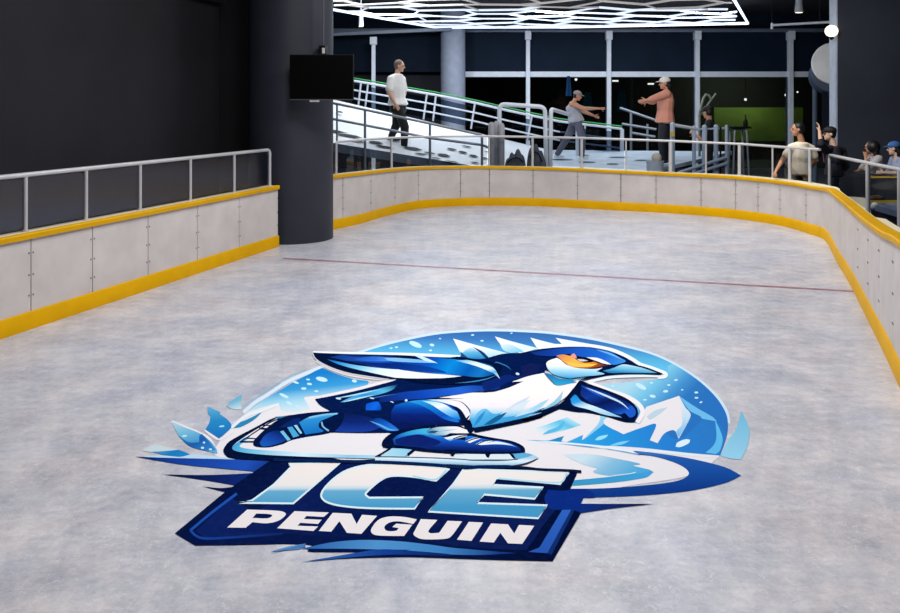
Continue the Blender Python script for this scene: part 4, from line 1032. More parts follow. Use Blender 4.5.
fill("E:340,330* 380,400 393,412 392,440 362,498 330,550* 318,510 350,470", ((680, 398), (686, 436), [(0, '#dfe4ea'), (.5, '#c3dcee'), (1, '#74bdea')]))
fill("E:150,430* 200,395 268,378* 230,412 170,448", '#b9cfdf')
fill("E:332,314* 430,380 520,432 545,458* 460,442* 450,428 395,400 362,360", '#6cb9e8')
fill("E:535,450* 560,500 578,560 560,625 L:700,108* 655,102* 690,70 704,30", '#5fb9ea')
fill("E:312,600* 325,575 370,558 395,562* 385,582 340,602", '#d5ecfa')
fill("Y:648,302* 690,265 782,245* 760,275 700,300", '#8fdcf6')
fill("Y:800,352* 900,318 H:845,284* 800,306 740,314", '#74cbf0')
part('snow_specks')
blob([(415.5, 344.4, 6.8, 2.6, 22), (432, 345, 2.4, 1.4, 10), (430.5, 350.4, 1.6, .9, 0), (482, 340.8, 1.7, .8, 0), (472.6, 335, 1.6, .8, 0), (396.5, 347.2, 1.7, .9, -8), (391, 348.2, 1.6, .8, -8),
      (440, 338.6, 1.2, .6, 0), (511.5, 333.2, 1.2, .6, 0), (321.7, 379.2, 6, 2.3, 12), (309.5, 384, 2.6, 1.2, 8), (303.8, 388.5, 2.8, 1.2, 0), (295.5, 382.3, 3.6, 1.1, 18), (284, 395.8, 5.2, 1.6, 25), (289.3, 403.3, 3.4, 1.5, 25),
      (297.8, 406.8, 2.8, 1.2, 25), (316.4, 391.2, 2.2, .9, 0), (354.4, 381, 2.6, 1.5, 10), (308, 379.5, 2, .9, 0), (640.9, 386.4, 6, 2.3, 28), (652.6, 396.2, 3.2, 1.5, 10), (665.6, 391.3, 2.6, 1.3, -5), (676, 380, 1.9, 1, -8),
      (668.8, 385, 1.7, .9, 0), (651.5, 382.8, 1.7, .8, 0), (696.3, 392.5, 2, 1, 0), (696.5, 397.8, 2, .9, 0), (701, 402.2, 1.6, .8, -20), (645, 399.8, 2, .8, 0), (682.2, 389.8, 1.1, .7, 0), (613, 386, 1.5, .7, 10)], '#bfe6f8')
part('wave_ring')
fill("H:300,285* 450,292 600,305 750,322 900,350 L:400,88 600,110 720,126* 600,118 400,98 H:900,362 600,318 430,302", '#dcebf8')
fill("720,455.5* L:735,90 760,40 790,0 P:741.5,410.7* 744,416 748.5,426 749.5,435 747,447 741,459.5* 730,458.5", ((741, 412), (738, 460), [(0, '#6fb4d6'), (1, '#93cdea')]))
fill("H:440,300* 600,315 750,335 900,365 L:330,94 450,106 600,131 740,166 816,205* 740,239 600,271 450,288 300,298 150,303 40,302* 40,264* 200,262 400,247 530,228 580,197 545,160 450,126 330,104 200,82 100,74",
     ((640, 452), (668, 492), [(0, '#3f74b8'), (.2, '#2458a8'), (.6, '#1c4c9c'), (1, '#163a86')]))
fill("H:440,300* 600,318 750,340 900,368 L:300,97 200,84 100,76", '#7ba3d2')
fill("H:470,362* 620,360 780,388 900,415 L:330,160 400,178 422,190* 380,205 300,200 220,205 150,190 170,172* 120,160 60,135", ((590, 455), (652, 472), [(0, '#c6dcea'), (.4, '#86bcdd'), (.75, '#58a9d8'), (1, '#45a0dc')]))
fill("L:48,252* 62,226* 200,213 320,199 422,188* 385,214 260,234 130,246", ((575, 484), (652, 472), [(0, '#3d94c4'), (1, '#3f9fda')]))
stroke("L:235,205 310,197 340,190", .8, '#cfe6f2')
part('ice_splash')
stroke("T:265,165 380,215 550,285 650,350 720,480", 3.2, WHT)
stroke("T:600,245 740,340 880,260", 3.0, WHT)
fill("T:-30,455* 100,395 240,425 345,445* 200,462 65,470", '#c3d3dd')
fill("T:20,505* 200,505 350,518 450,492 650,505 760,520 900,540* 900,558* 500,548 0,528*", '#b7d5ea')
fill("T:65,467* 200,460 340,449* 400,470 455,495* 350,516 200,500", ((152, 452), (190, 455), [(0, '#4f9fca'), (.5, '#1d7abe'), (1, '#2a84c6')]))
fill("T:265,162* 390,220 550,284 640,350 710,430 725,487* 600,455 440,405 340,312* 300,240", ((172, 422), (205, 450), [(0, '#b2d2de'), (.4, '#74b8d8'), (.8, '#3a8ec8'), (1, '#5aaada')]))
fill("T:335,308* 440,372 542,372* 545,305 570,288* 650,380 705,450* 620,458 450,412", ((180, 440), (212, 446), [(0, '#2b79b4'), (.5, '#1f5ca8'), (1, '#2f78c0')]))
blob([(184.5, 436, 2.6, 1, -8), (202.5, 447.8, 1.7, 1.2, 0), (210.5, 449.3, 1.7, 1, 0), (204, 442.5, 1.3, 1, 0), (221.8, 426.5, 2.6, .9, -8)], '#b9e0f4')
fill("T:625,14* 752,70* 755,95 830,150 862,225 740,337* 602,245* 640,180 655,110* 630,80", ((210, 408), (220, 438), [(0, '#5aa9d2'), (.45, '#2b88c4'), (1, '#1f6fb8')]))
blob([(221.8, 426.3, 2.8, .9, -8)], '#9fdcf4')
fill("R:10,345* 80,280 192,212* 172,385* 90,380", ((228, 404), (240, 408), [(0, '#6fb0d0'), (1, '#bcd6e0')]))
fill("A:572,216* 600,190 670,160 745,122* 700,165 630,205", '#2d83b6')
stroke("A:572,212 650,150 740,118 835,80", 2.6, '#dfe9f0')
fill("F:350,381* 440,370 520,380 605,402* 500,397 400,392", '#2f8cc8')
fill("F:645,366* 720,368 800,411* 720,396", '#3f92cc')
fill("F:548,334* 620,340 640,358* 580,354", '#8cc2de')

# ---- banner with the lettering
part('banner')
fill("A:28,374* 200,381 500,388 860,398* 900,420* 820,470 700,458* 500,440 300,420 130,393*", ((135, 458), (275, 466), [(0, '#14235c'), (.3, '#1a3f96'), (.8, '#2350b4'), (1, '#152a70')]))
fill("A:188,475* 400,478 560,474 700,466* 780,500 640,545* 560,530 470,515 340,495", ((165, 476), (250, 482), [(0, '#0f1636'), (.6, '#14235e'), (1, '#152c74')]))
fill("A:408,542* 520,551 642,533* 560,580*", '#101a48')
fill("F:280,455* 400,455 J:0,30 K:0,60 500,72 870,83 890,90* L:45,268* 40,302 105,305* 95,330* 95,372* K:746,596* 400,588 0,574 J:600,573 300,582 70,601* 250,575 385,545* 200,545 100,540 I:850,535 700,527* 450,533 198,536* 84,468* 372,230*",
     ((180, 480), (560, 560), [(0, '#0b1534'), (.3, '#101c4a'), (.7, '#0f1a46'), (1, '#0c1536')]))
fill("I:400,270* 200,455* 250,495* 500,480 700,470 J:300,465 500,460 K:300,520 600,535* 690,400* 760,310* J:800,40 300,60 I:560,330", ((230, 510), (540, 530), [(0, '#142460'), (.5, '#0f1a48'), (1, '#142258')]))
stroke("I:432,245 300,345 170,453", 2.6, '#2150ae')
stroke("I:170,453 238,496 460,488 690,470", 2.4, ((190, 530), (285, 534), [(0, '#1d49a4'), (1, '#142862')]))
fill("K:800,308* 850,308* 716,552* 610,545* 672,520*", ((566, 512), (545, 552), [(0, '#2f62be'), (1, '#2a58b4')]))
fill("K:850,308* 870,308* 740,562* 716,552*", '#16306e')
fill("K:720,195* 800,200 900,190 L:45,268 120,266 160,301 103,305* 95,330* 95,372* K:850,308 740,305 700,250", '#122e80')
fill("L:92,331* 200,332 425,332* 250,350 92,373*", ((580, 505), (650, 504), [(0, '#15307e'), (1, '#1a1f3a')]))
fill("P:270,551.5* 288,546.5 306,543.5* 300,549*", '#5f8fc4')
fill("J:-115,553* 0,522 90,498* 80,520 0,530", '#4678b6')
fill("J:60,527* 230,492 400,478 600,484 780,503 900,520 K:300,532 545,552* 300,563 0,553 J:700,556 500,556 685,533* 500,531 300,527", ((310, 546), (500, 553), [(0, '#2f64ae'), (.35, '#4f92cc'), (.7, '#3f82c4'), (1, '#1a3a84')]))
fill("J:60,602* 250,570 400,545 520,530 700,540 900,558 900,568 600,560 350,575", ((310, 558), (440, 556), [(0, '#2f62b0'), (.6, '#1a3f94'), (1, '#152a66')]))
LG = ((420, 464.5), (417.6, 508), [(0, '#ebe4e0'), (.5, '#e6e3e4'), (.58, '#c0d6e2'), (.64, '#66a9cd'), (1, '#4596c6')])
def letter(s, bw=1.9):
    fill(s, LG); stroke(s, bw, '#d3e8f2', closed=True)
part('title_lettering')
letter("I:722,78* J:285,43* 18,272* I:440,297* 520,282* 640,195* 738,95*")
letter("J:897,76* 820,145* 690,122 570,118 505,145 440,200 425,222 445,240* 750,238* 700,302* 480,300 320,290 220,270 178,238 188,195 250,130 330,82 450,55 600,50 750,60")
letter("K:243,80* 843,97* 790,163* 432,130* 412,168* 695,183* 645,246* 362,222* 322,270* 718,283* 665,356* 45,318* 190,160*")
stroke("J:880,85 815,138 690,118", 1.6, '#9fcfe4'); stroke("K:825,102 785,155 440,132", 1.6, '#a9d4e8')
part('name_lettering')
WL = '#e8e3e6'
fill("I:490,335* 640,340 695,348 706,366 665,398 600,412 520,406* 482,437* 378,436*", WL)
fill("I:542,357* 610,360 632,368 605,384 520,382*", '#101c4c')
fill("J:25,316* 218,323* 190,348* 92,343* 78,360* 178,364* 158,388* 58,381* 42,398* 158,402* 132,427* -72,412*", WL)
fill("J:240,325* 345,330* 375,388* 405,336* 490,342* 402,443* 320,438* 278,372* 232,431* 162,427*", WL)
fill("J:713,362* 694,388* 610,373 560,380 532,402 540,424 575,429 600,425* 612,411* 575,405* 597,386* 688,392* 642,455* 560,455 480,450 455,430 466,400 502,362 560,346 640,348", WL)
fill("K:5,360* 98,365* 48,425 62,440 108,437* 155,370* 237,373* 182,450 150,470 60,475 J:730,470 695,447 706,418", WL)
fill("K:275,376* 355,380* 290,483* 208,476*", WL)
fill("K:400,385* 495,390* 530,442* 557,393* 643,398* 575,500* 495,497* 452,438* 415,492* 335,487*", WL)

# ---- the skating bird
SIL = "U:50,240* 200,212 450,160 700,95 880,40 N:300,300 500,240 O:0,262 200,215 340,208 450,190 600,166 750,152 900,150 Q:300,158 450,190 560,235 640,280 715,322* 600,310 480,345 370,365 O:800,430 700,400 590,360 575,385 430,415 285,465* 392,460* 250,520 130,553* 20,560 N:760,552 600,568 500,585 V:700,105 600,125 880,150 900,330 870,405* 640,400 430,415 200,455 100,480* U:790,575 500,578 230,572* F:610,298 480,322 400,340 350,362 270,380 195,374 182,345 250,280 350,212 480,186 620,175* U:190,352* 100,300"
WINGS = "M:115,203* 350,213 600,219 900,226 N:100,231 330,243 550,250 700,268 830,288 920,325 870,402 750,445 600,480 400,490 150,470 0,440 M:800,440 600,412 420,380 260,325 150,262"
part('outline_print')
stroke("M:115,205 350,210 600,214 900,219 N:200,225 540,242", 3.4, '#e6eef6')
stroke("M:150,268 260,332 420,388 600,420 860,446", 4.6, WHT)
stroke("U:60,235 200,205 450,152 700,88 860,48", 4.2, WHT)
part('feather_print')
fill("C:298,76* 430,113 560,147 658,175* 612,184* 690,233* 610,222 520,196 345,182* 335,150", ((460, 338), (470, 362), [(0, '#e9ebf0'), (.5, '#e2ecf4'), (1, '#8ed0ec')]))
fill("C:345,160* 395,128 440,150 500,196* 350,184*", ((470, 346), (482, 360), [(0, '#dfeaf0'), (.5, '#5cb2dc'), (1, '#1f74b8')]))
fill("C:338,148* 362,168 385,186* 345,183*", '#154a82')
fill("C:408,122* 465,150 512,196* 485,190 452,158", '#123a6c')
fill("C:520,170* 600,190 690,233* 610,222 540,198*", '#7cc6e8')
fill("C:533,64* 640,95 780,132* 700,153 672,158* 600,130 562,105", '#e9eef4')
fill("C:563,108* 630,112 700,150* 620,157 580,140", ((500, 346), (520, 352), [(0, '#cfe6f2'), (1, '#7cc4e6')]))
fill("D:58,71* 150,95 255,120* 100,136*", '#e6eef4')
fill("D:20,145* -30,110* 60,120 110,135*", '#d5e8f2')
fill("D:200,72* 300,90 420,112 520,140* 330,124 240,112*", '#e4eef6')
part('outline_print')
stroke("O:560,140 700,142 900,138 Q:300,146 460,178 575,222 660,268 725,310 820,340 905,372 950,392 945,418 880,425", 3.6, '#e8f0f8')
stroke("Q:930,415 800,412 600,415 450,425 300,455 250,470", 3.0, '#e2ecf4')
stroke("Q:250,470 420,540 D:590,400 660,440 690,490 660,550", 4.6, '#ebe8ee')
part('penguin/body')
fill(SIL, NAVY)
fill("V:0,120* 200,75 450,48 700,28 900,6 N:780,500 900,465* 900,530* 760,545 600,568 450,595 V:700,100 500,132 200,152 0,172", ((378, 400), (502, 385), [(0, '#14286c'), (.35, '#1646b0'), (.65, '#2460cc'), (.85, '#173f98'), (1, '#0f2460')]))
fill("O:20,470* 130,440 250,400 330,420 480,380 420,410 280,460 150,520 40,540", '#12276c')
fill("O:360,330* 460,300 540,320 500,390 400,410", '#151f52')
blob([(517.5, 373.8, 2.0, 1.2, 15), (406.2, 400.4, 1.4, 1.2, 0), (392, 402, 1.8, .5, 20)], '#c9dcf2')
fill("V:150,200* 300,162 450,148 650,155 740,190 800,250 832,330 800,372 600,385 400,402 250,432 170,440 120,380 110,280", ((430, 399.5), (424, 426), [(0, '#2a9ade'), (.18, '#1668c4'), (.4, '#1040a0'), (.65, '#122470'), (1, '#101c54')]))
fill("V:280,165* 400,152 520,150 640,200 720,290 790,370 640,340 500,250 400,200", ((420, 400), (458, 420), [(0, '#2a94da'), (.4, '#1878cc'), (.75, '#1450b4'), (1, '#1a72d0')]))
fill("V:420,158* 560,168 650,195 720,240 780,275 805,350* 700,315 610,260 520,200", ((432, 401), (460, 418), [(0, '#9fdcf4'), (.35, '#e9eff6'), (.65, '#7cc4ee'), (1, '#1c80d8')]))
fill("V:470,148* 700,138 820,178 892,260 898,330 872,355* 840,290 790,232 720,202 600,168", ((430, 400), (468, 414), [(0, '#b9e0f2'), (.4, '#eeeaf0'), (1, '#e6e6ee')]))
fill("V:690,202* 780,232 845,300 880,410* 820,395 800,330 760,250", '#0c1838')
fill("V:860,355* 880,340 900,300 W:900,0 P:472,421 474,430 468,432 464,426", '#0c1838')
stroke("V:430,143 600,138 860,136", 1.1, '#152046', taper=True)
fill("V:0,330* 60,360 160,430 210,455* 120,462 40,430 0,400", ((381, 420), (397, 430), [(0, '#1a52b0'), (1, '#14367c')]))
fill("U:560,290* 640,268 690,275 712,345 640,352 556,352*", ((364, 406), (384, 407), [(0, '#1450c0'), (.6, '#1466e0'), (1, '#123c98')]))
fill("U:300,272* 450,205 560,175 720,130 880,92* 820,150 700,192 550,225 420,255", ((340, 402), (396, 386), [(0, '#5fb4e4'), (.4, '#2f8ccc'), (.7, '#56b4de'), (1, '#123a70')]))
stroke("U:255,232 400,208 550,176 700,140", 1.6, '#9fd6ee', taper=True)
stroke("U:330,272 480,235 640,200", 1.4, '#aadcf2', taper=True)
stroke("U:560,235 640,228 760,205 880,190", 1.0, '#3a68a8', taper=True)
blob([(338.5, 398.5, 2.8, 1, 10), (372, 398.2, 2.4, .7, 10)], '#c3dcf0')
fill("U:190,420* 330,392 500,400 640,440 700,520 560,566 300,568 215,540", ((360, 415), (356, 432), [(0, '#121f58'), (.5, '#14286e'), (1, '#1c3c98')]))
fill("U:600,455* 690,430 800,480 890,548* 800,560 700,525", ((372, 420), (398, 430), [(0, '#12307c'), (.5, '#1a5cc0'), (1, '#2a7ad0')]))
stroke("U:598,460 700,500 790,543 885,553", 1.7, '#62aee6', taper=True)
part('penguin/trailing_skate')
fill("F:405,196* 300,214 200,265 60,340 25,378 22,408 60,438 200,450 500,460 900,470* 900,445* 640,440 400,300", INK)
fill("F:345,203* 250,252 130,325 72,372 80,396 180,414 400,428 900,442* 900,300* 640,300 420,250", WHT)
fill("F:135,325* 72,372 80,396 180,414 400,428 640,436 900,442* 900,424* 640,418 400,404 210,392 130,382 112,368 170,320", ((232, 448), (380, 458), [(0, '#3ea0d4'), (.2, '#7cc4e6'), (.5, '#d2e8f4'), (.8, '#8fc6e4'), (1, '#a8d4ea')]))
stroke("F:395,200 300,230 225,275 120,345", 1.2, INK)
stroke("F:112,348 190,348", 1.8, INK); stroke("F:150,328 205,330", 1.2, INK); stroke("F:220,272 285,278", 2.0, INK); stroke("F:240,255 300,256", 1.2, INK); stroke("F:310,212 400,206", 2.0, '#2f6f9c')
fill("F:185,345* 250,280 350,212 480,186 640,176* 700,200 640,290 480,322 400,340 350,362 270,380 195,374", '#0d1a42')
fill("F:222,352* 262,302 330,285 372,335 300,366 240,374", ((262, 444), (284, 436), [(0, '#1c56b4'), (.6, '#1a3f9a'), (1, '#122a70')]))
fill("F:330,270* 400,225 450,215 440,260 380,262", '#12286a')
fill("F:445,238* 520,202 670,186* 610,212 562,235 556,265 580,290 480,307*", ((305, 416), (318, 434), [(0, '#6ab8e2'), (.3, '#2c8cd0'), (1, '#1a6cbc')]))
stroke("F:500,212 580,196 660,189", 1.6, '#7fc0e4')
stroke("F:572,235 580,262 612,286", 1.6, '#7ab4d8')
fill("F:378,266* 406,262* 446,314* 412,324*", '#4aa4d4'); fill("F:415,255* 432,252* 462,298* 452,304*", '#8ed0e8'); fill("F:338,290* 356,284* 398,336* 380,342*", '#6ebce0')
part('penguin/front_skate')
fill("W:45,368* 170,283 375,290 322,346 300,372*", ((385, 455), (410, 452), [(0, '#a9d6e8'), (1, '#8ac8e4')]))
fill("W:800,345* 900,345 X:20,390 590,390 660,445* 0,440", '#d6e4ec')
fill("X:612,390* 742,378 835,398* 760,436 668,446*", '#5aaad4')
stroke("W:15,366 80,330 155,282", 2.0, INK); stroke("W:325,346 400,288", 2.2, INK)
fill("W:745,325* 800,335* 785,368* 770,350*", INK); fill("X:345,385* 405,390* 388,428* 368,424*", INK); fill("X:590,385* 632,392* 662,445* 630,432*", INK); fill("X:0,385* 40,390* 35,420* 12,405*", INK)
fill("W:0,375* 300,374 600,382 900,396 X:200,452 500,457 660,446 800,412 832,396* 886,426* 800,470 650,502 400,512 0,492 W:600,446 300,424 0,410*", ((440, 457), (438.5, 466), [(0, '#a8cbe4'), (.35, '#dcecf6'), (.7, '#aed0e6'), (1, '#6fa4cc')]))
stroke("W:0,366 300,372 600,380 900,395 X:200,452 500,455 680,442", 1.1, '#40506c')
stroke("F:300,448 600,455 W:0,418 300,430 600,448 900,474 X:300,516 600,515", 3.0, '#122450')
stroke("X:600,508 720,492 800,468 885,428", 1.2, '#3a3f54', taper=True)
stroke("X:600,515 750,525 900,542 H:500,452 570,458", 2.4, '#141c40')
fill("W:65,242* 85,195 150,140 250,100 400,75 560,62 760,52 860,60 920,95 X:240,185 350,212 480,235 600,255 680,282 735,315 752,350 738,378* 600,388 300,390 0,382 W:760,332 500,312 300,287 180,282 85,272*", INK)
fill("W:178,190* 300,150 450,125 560,140 700,170 900,200 X:150,200 350,240 500,258 620,288 700,330 705,362* 500,368 200,362 0,345 W:650,305 400,270 190,248*", ((436, 434), (432, 452), [(0, '#2b92d8'), (.3, '#1c62c8'), (.55, '#1744a4'), (.8, '#142a72'), (1, '#0f1c50')]))
fill("W:200,195* 320,160 440,145 540,170 660,220 560,262 400,258 220,240", '#14246a')
fill("W:182,186* 240,145 340,112 450,90 560,80* 520,118 560,148 450,138 320,155", ((394, 436), (430, 430), [(0, '#1a5cae'), (.4, '#2f96d2'), (1, '#4ab4e2')]))
fill("W:510,118* 590,78 700,66 820,66 900,92 X:168,150 188,182* 80,182 0,184 W:700,152 560,150", ((428, 433), (466, 428), [(0, '#3f88b4'), (.35, '#a9c8d8'), (.6, '#e2e6ec'), (1, '#eeeaee')]))
fill("W:528,124* 570,105 640,112* 590,132", '#2a5070'); stroke("W:600,125 700,105 820,95", .9, '#8fb0c2', taper=True)
fill("X:-60,228* 50,205 160,200 210,206* 80,232 0,262*", ((450, 438), (452, 441), [(0, '#eceaf0'), (.6, '#cfe2f2'), (1, '#5a9ade')]))
fill("X:150,262* 240,228 335,224* 270,250 200,280*", '#e4ecf6'); fill("X:255,294* 320,262 440,254* 370,280 320,300*", '#dfe8f6')
fill("X:310,300* 450,264 590,288 668,322* 580,300 450,292", ((485, 443), (516, 447), [(0, '#e9ecf6'), (.7, '#d4e4f6'), (1, '#6fa6e8')]))
stroke("X:0,188 120,190 190,195", 1.4, INK); stroke("X:30,240 110,212 210,205", 1.0, INK); stroke("X:160,268 250,235 335,226", 1.0, INK); stroke("X:260,300 340,262 440,250", 1.0, INK)
part('penguin/belly')
fill("C:410,578* 540,560 680,530 800,495 D:0,520 100,485 200,455 250,420 300,345 340,310* 400,335 500,370 600,413 652,458 663,500 640,546* 580,541 480,511 380,491 310,486 220,470* 110,512 30,541* 0,532 C:800,515 715,543* 600,567 480,592 420,602*", INK)
fill("V:590,127* N:500,587 650,564 O:20,566* 130,557* 250,522 392,462* 285,467* 430,417 572,386* 620,450 690,500 800,485 D:330,312 292,365 250,412 180,450 80,485 0,515 C:800,492 680,526 540,556 415,578* 405,560 V:898,330 900,250 820,170 700,140 860,135*",
     ((512, 396), (521, 426), [(0, '#f1ecec'), (.42, '#e9e6ec'), (.62, '#a9d3ec'), (.8, '#52aee0'), (1, '#3792cc')]))
fill("C:405,575* 430,500 480,470 530,500 610,480* 560,520 700,500 800,470 690,522 540,555", ((470, 412), (500, 424), [(0, '#7cc8ec'), (.5, '#4aa6dc'), (1, '#3c98d2')]))
fill("C:470,562* 530,520 612,478* 575,520 520,556", '#1a5f94'); fill("C:410,575* 440,520 485,478* 450,540", '#2a86c4')
fill("C:560,505* 640,445 735,398* 670,462", '#c3d6e6'); fill("C:640,520* 740,462 830,430* 770,480", '#bcd8ea')
fill("D:120,480* 195,425 245,366* 225,430 170,462", ((540, 408), (562, 392), [(0, '#7cbce0'), (1, '#aac6da')])); fill("D:40,490* 110,440 165,415* 110,465", '#9fcfe8')
fill("D:-60,470* 0,440 60,420* 0,480", '#d0dfea')
part('penguin/flipper')
fill("D:345,335* 420,358 520,395 600,432 645,470 648,505 618,520 590,495 560,503 480,482 400,442 340,395*", ((580, 390), (636, 412), [(0, '#12266e'), (.3, '#163a94'), (.55, '#101c54'), (.8, '#14307c'), (1, '#2260cc')]))
fill("D:598,470* 625,455 648,480 640,510 615,515", '#2058c4')
stroke("D:372,352 450,384 560,432 612,474", 2.0, '#bcd8f8', taper=True)
stroke("D:345,340 400,372 480,412", 1.6, '#2a5cc0', taper=True)
fill("D:283,416* 312,392 350,430 450,468 575,520* 480,506 380,474 300,452", ((572, 397), (618, 416), [(0, '#1a84d4'), (.25, '#2f98de'), (.5, '#cfe8f6'), (1, '#8fc6e8')]))
part('penguin/head')
fill("O:450,202* 600,178 750,162 900,156 Q:300,165 450,198 530,243 592,282 500,312 450,308* 380,268 300,247 200,242 100,222 O:800,215 650,235 500,225", ((525, 352), (626, 360), [(0, '#14286a'), (.25, '#173c96'), (.5, '#1c54ba'), (.8, '#2068d0'), (1, '#3f92e2')]))
stroke("Q:330,178 450,215 560,265", 1.6, '#6fb2ee', taper=True)
fill("O:575,383* 640,400 730,438 900,440 Q:210,420* 110,455 O:870,472 690,502*", ((560, 372), (556, 385), [(0, '#14507c'), (.3, '#1a6ca8'), (1, '#2f9ed2')]))
fill("O:598,320 612,280 690,250* Q:0,265 60,312 150,340 300,350 385,338* 345,370 430,385 400,405* 250,415 100,435 O:850,442 730,422 640,385", ((566, 362), (567, 379), [(0, '#eef0f6'), (.35, '#e2eef8'), (.65, '#96d0ee'), (1, '#3c9ed4')]))
fill("Q:325,370* 450,335 580,298 700,316 800,343 922,390* 905,403 700,397 500,403 350,422 190,450 250,420 400,396", INK)
part('penguin/beak')
fill("Q:385,367* 480,342 560,310 640,318 750,343 872,386* 700,386 550,386 450,386", ((622, 364), (620, 373.5), [(0, '#d5ecf6'), (.4, '#8ccbe8'), (.75, '#56acd8'), (1, '#2f80b4')]))
part('penguin/eye')
fill("Z:60,108* 130,95 215,115 270,150 350,178 470,165 540,183 600,206* 480,222 350,227 220,217 150,178 95,132", ((556, 356), (608, 364), [(0, '#c27a62'), (.2, '#e8984c'), (.45, '#f6b650'), (.7, '#ee9c34'), (.85, '#a8521e'), (1, '#4a2a28')]))
fill("Z:150,160* 260,185 400,190 480,185* 400,215 250,212", '#f8c456')
fill("Z:235,108* 330,122 420,142 520,172 600,205* 500,185 430,165 350,178 270,150", '#140f24')
fill("Z:268,140* 330,143 385,158* 310,164", '#cfcdd6')
fill("Z:360,122* 470,128 560,163 615,197* 540,186 450,155", '#f0eef4')
fill("Z:205,105* 240,84 268,130 225,128", '#dd9a8e')
part('penguin/wing')
stroke("M:118,208 150,262 260,325 420,380 600,412 800,440", 1.6, WHT)
fill(WINGS, INK)
fill("M:255,245* 400,222 600,226 900,232 N:200,243 330,250 520,266 700,288 830,325 872,395* 720,425 550,410 300,388 0,358 M:700,338 500,292 380,268",
     ((325, 356), (498, 370), [(0, '#12245c'), (.16, '#1c46a0'), (.34, '#1d4cae'), (.45, '#123a92'), (.62, '#0f50b8'), (.74, '#1286d6'), (.85, '#1058b0'), (.93, '#1a74bc'), (1, '#12428c')]))
fill("M:380,225* 600,226 900,234 900,246 600,240 480,240", '#12285e')
fill("M:480,262* 650,238 820,250 900,262 900,276 700,282 560,276", ((352, 358), (400, 360), [(0, '#1f52b4'), (.5, '#2c6cd2'), (1, '#5a9ae6')]))
fill("M:380,272* 520,282 700,296 900,300 N:250,330 420,385 200,372 0,352 M:700,332 520,300", ((345, 360), (440, 372), [(0, '#12286a'), (.5, '#102a78'), (1, '#1142a0')]))
fill("M:760,252* 900,250 N:150,262 335,297* 180,294 0,286 M:800,276", '#79b6ee')
fill("N:-60,232* 60,230 130,236 215,268* 80,258 -60,246", '#0c1836')
fill("N:120,226* 190,232 340,298* 240,282 180,255", '#c2e2f6')
fill("M:240,262* 350,285 480,312 650,335 800,350 900,356 N:0,358 200,384 400,400 560,415* 400,432 150,436 0,431 M:850,428 700,397 500,352 350,310",
     ((328, 360), (462, 376), [(0, '#1a56b0'), (.12, '#2f8cd6'), (.3, '#7cc6ea'), (.45, '#d5eaf4'), (.7, '#eceef4'), (1, '#dfe4ec')]))
fill("N:500,275* 620,272 760,310 850,350 900,440* 850,395 780,362 700,330 600,300", ((455, 361), (500, 378), [(0, '#2aa0e0'), (.35, '#d5eefa'), (.6, '#e2f2fa'), (.8, '#4aa8de'), (1, '#cfe8f6')]))
stroke("N:500,478 650,465 780,440 880,400", 1.1, '#3f86b8', taper=True)
stroke("N:850,300 O:150,290 240,325 280,360", 1.3, '#2f6aa8', taper=True)

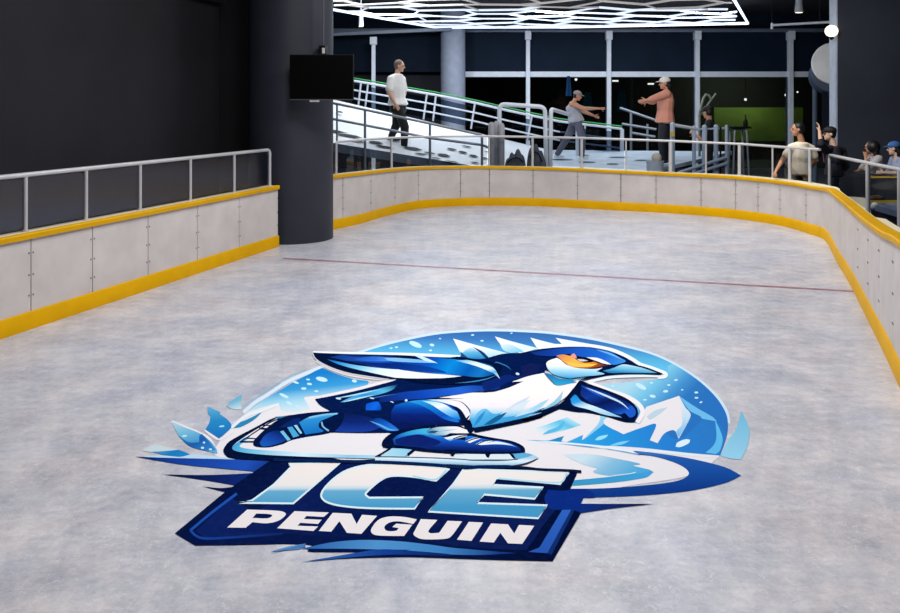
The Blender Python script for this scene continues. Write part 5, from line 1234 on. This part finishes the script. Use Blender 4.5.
def split_parts():
    sp = PARTS.pop('snow_specks'); i = ORDER.index('snow_specks'); ORDER.remove('snow_specks')
    n = 0
    for polys, layer, spec in sp:
        for pl in polys:
            nm = 'snow_speck#%d' % n; n += 1; PARTS[nm] = [([pl], layer, spec)]; ORDER.insert(i, nm)
    sp = PARTS.pop('outline_print'); i = ORDER.index('outline_print'); ORDER.remove('outline_print')
    for k, q in enumerate(sp):
        nm = 'white_outline#%d' % k; PARTS[nm] = [q]; ORDER.insert(i, nm)
def build_logo():
    split_parts()
    c = gnd(445, 470)
    root = thing('ice_logo', 'large blue skating bird emblem with bold lettering painted across the near ice', 'logo', (c.x, c.y, 0))
    bird = None
    for name in ORDER:
        bm = bmesh.new(); mats = []
        sub = name.split('#')[0].split('/')
        par = root
        for polys, layer, spec in PARTS[name]:
            z = 0.0012 + layer * 0.00004
            m = paint(spec)
            if m not in mats: mats.append(m)
            mi = mats.index(m)
            for pl in polys:
                pts = [gnd(x, y, z) for x, y in pl]
                vs = [bm.verts.new((p.x - c.x, p.y - c.y, z)) for p in pts]
                try: f = bm.faces.new(vs)
                except ValueError: continue
                f.material_index = mi; f.normal_update()
                if f.normal.z < 0: f.normal_flip()
        me = bpy.data.meshes.new(sub[-1]); bm.to_mesh(me); bm.free()
        for m in mats: me.materials.append(m)
        if len(sub) == 2:
            if bird is None:
                if sub[1] == 'body':
                    bird = link('penguin', me, root); continue
            par = bird
        link(sub[-1], me, par)
    return root
build_logo()
# ================================================================ light
def area(name, loc, size, power, col, rot=(0, 0, 0), sy=None):
    l = bpy.data.lights.new(name, 'AREA'); l.energy = power; l.color = col; l.shape = 'RECTANGLE'; l.size = size; l.size_y = sy or size
    o = bpy.data.objects.new(name, l); COL.objects.link(o); o.location = loc; o.rotation_euler = rot; return o
for i, (x, y, p) in enumerate([(-.9, 3.2, 82), (.1, 4.7, 124), (-1.0, 7.6, 120), (1.6, 8.4, 118), (.4, 12.2, 92), (3.0, 11.8, 82), (2.6, 15.2, 62)]):
    area('rink_lamp', (x, y, 5.2), 1.1, p, (1, .985, .975))
area('neon_glow', (2.4, 21.5, 4.12), 7.5, 260, (.86, .93, 1), sy=5)
area('neon_glow', (-1.2, 18.5, 4.3), 3.0, 120, (.86, .93, 1), sy=3)
area('shop_lamp', (at(752, 100, 29.5).x, 29.3, 3.2), .6, 90, (.9, 1, .6), sy=.4, rot=(math.radians(35), 0, 0))
for x in (-1.5, 2.5, 6.5):
    area('back_wall_fill', (x, 20.5, 4.1), .5, 70, (.92, .96, 1), rot=(math.radians(58), 0, 0), sy=.3)  # unseen fill lights added to brighten the back wall and its frames
area('corner_fill', (4.4, 12.6, 4.6), .5, 110, (1, .96, .9), rot=(math.radians(38), 0, math.radians(-40)), sy=.5)  # unseen fill light added to brighten the people in the right corner
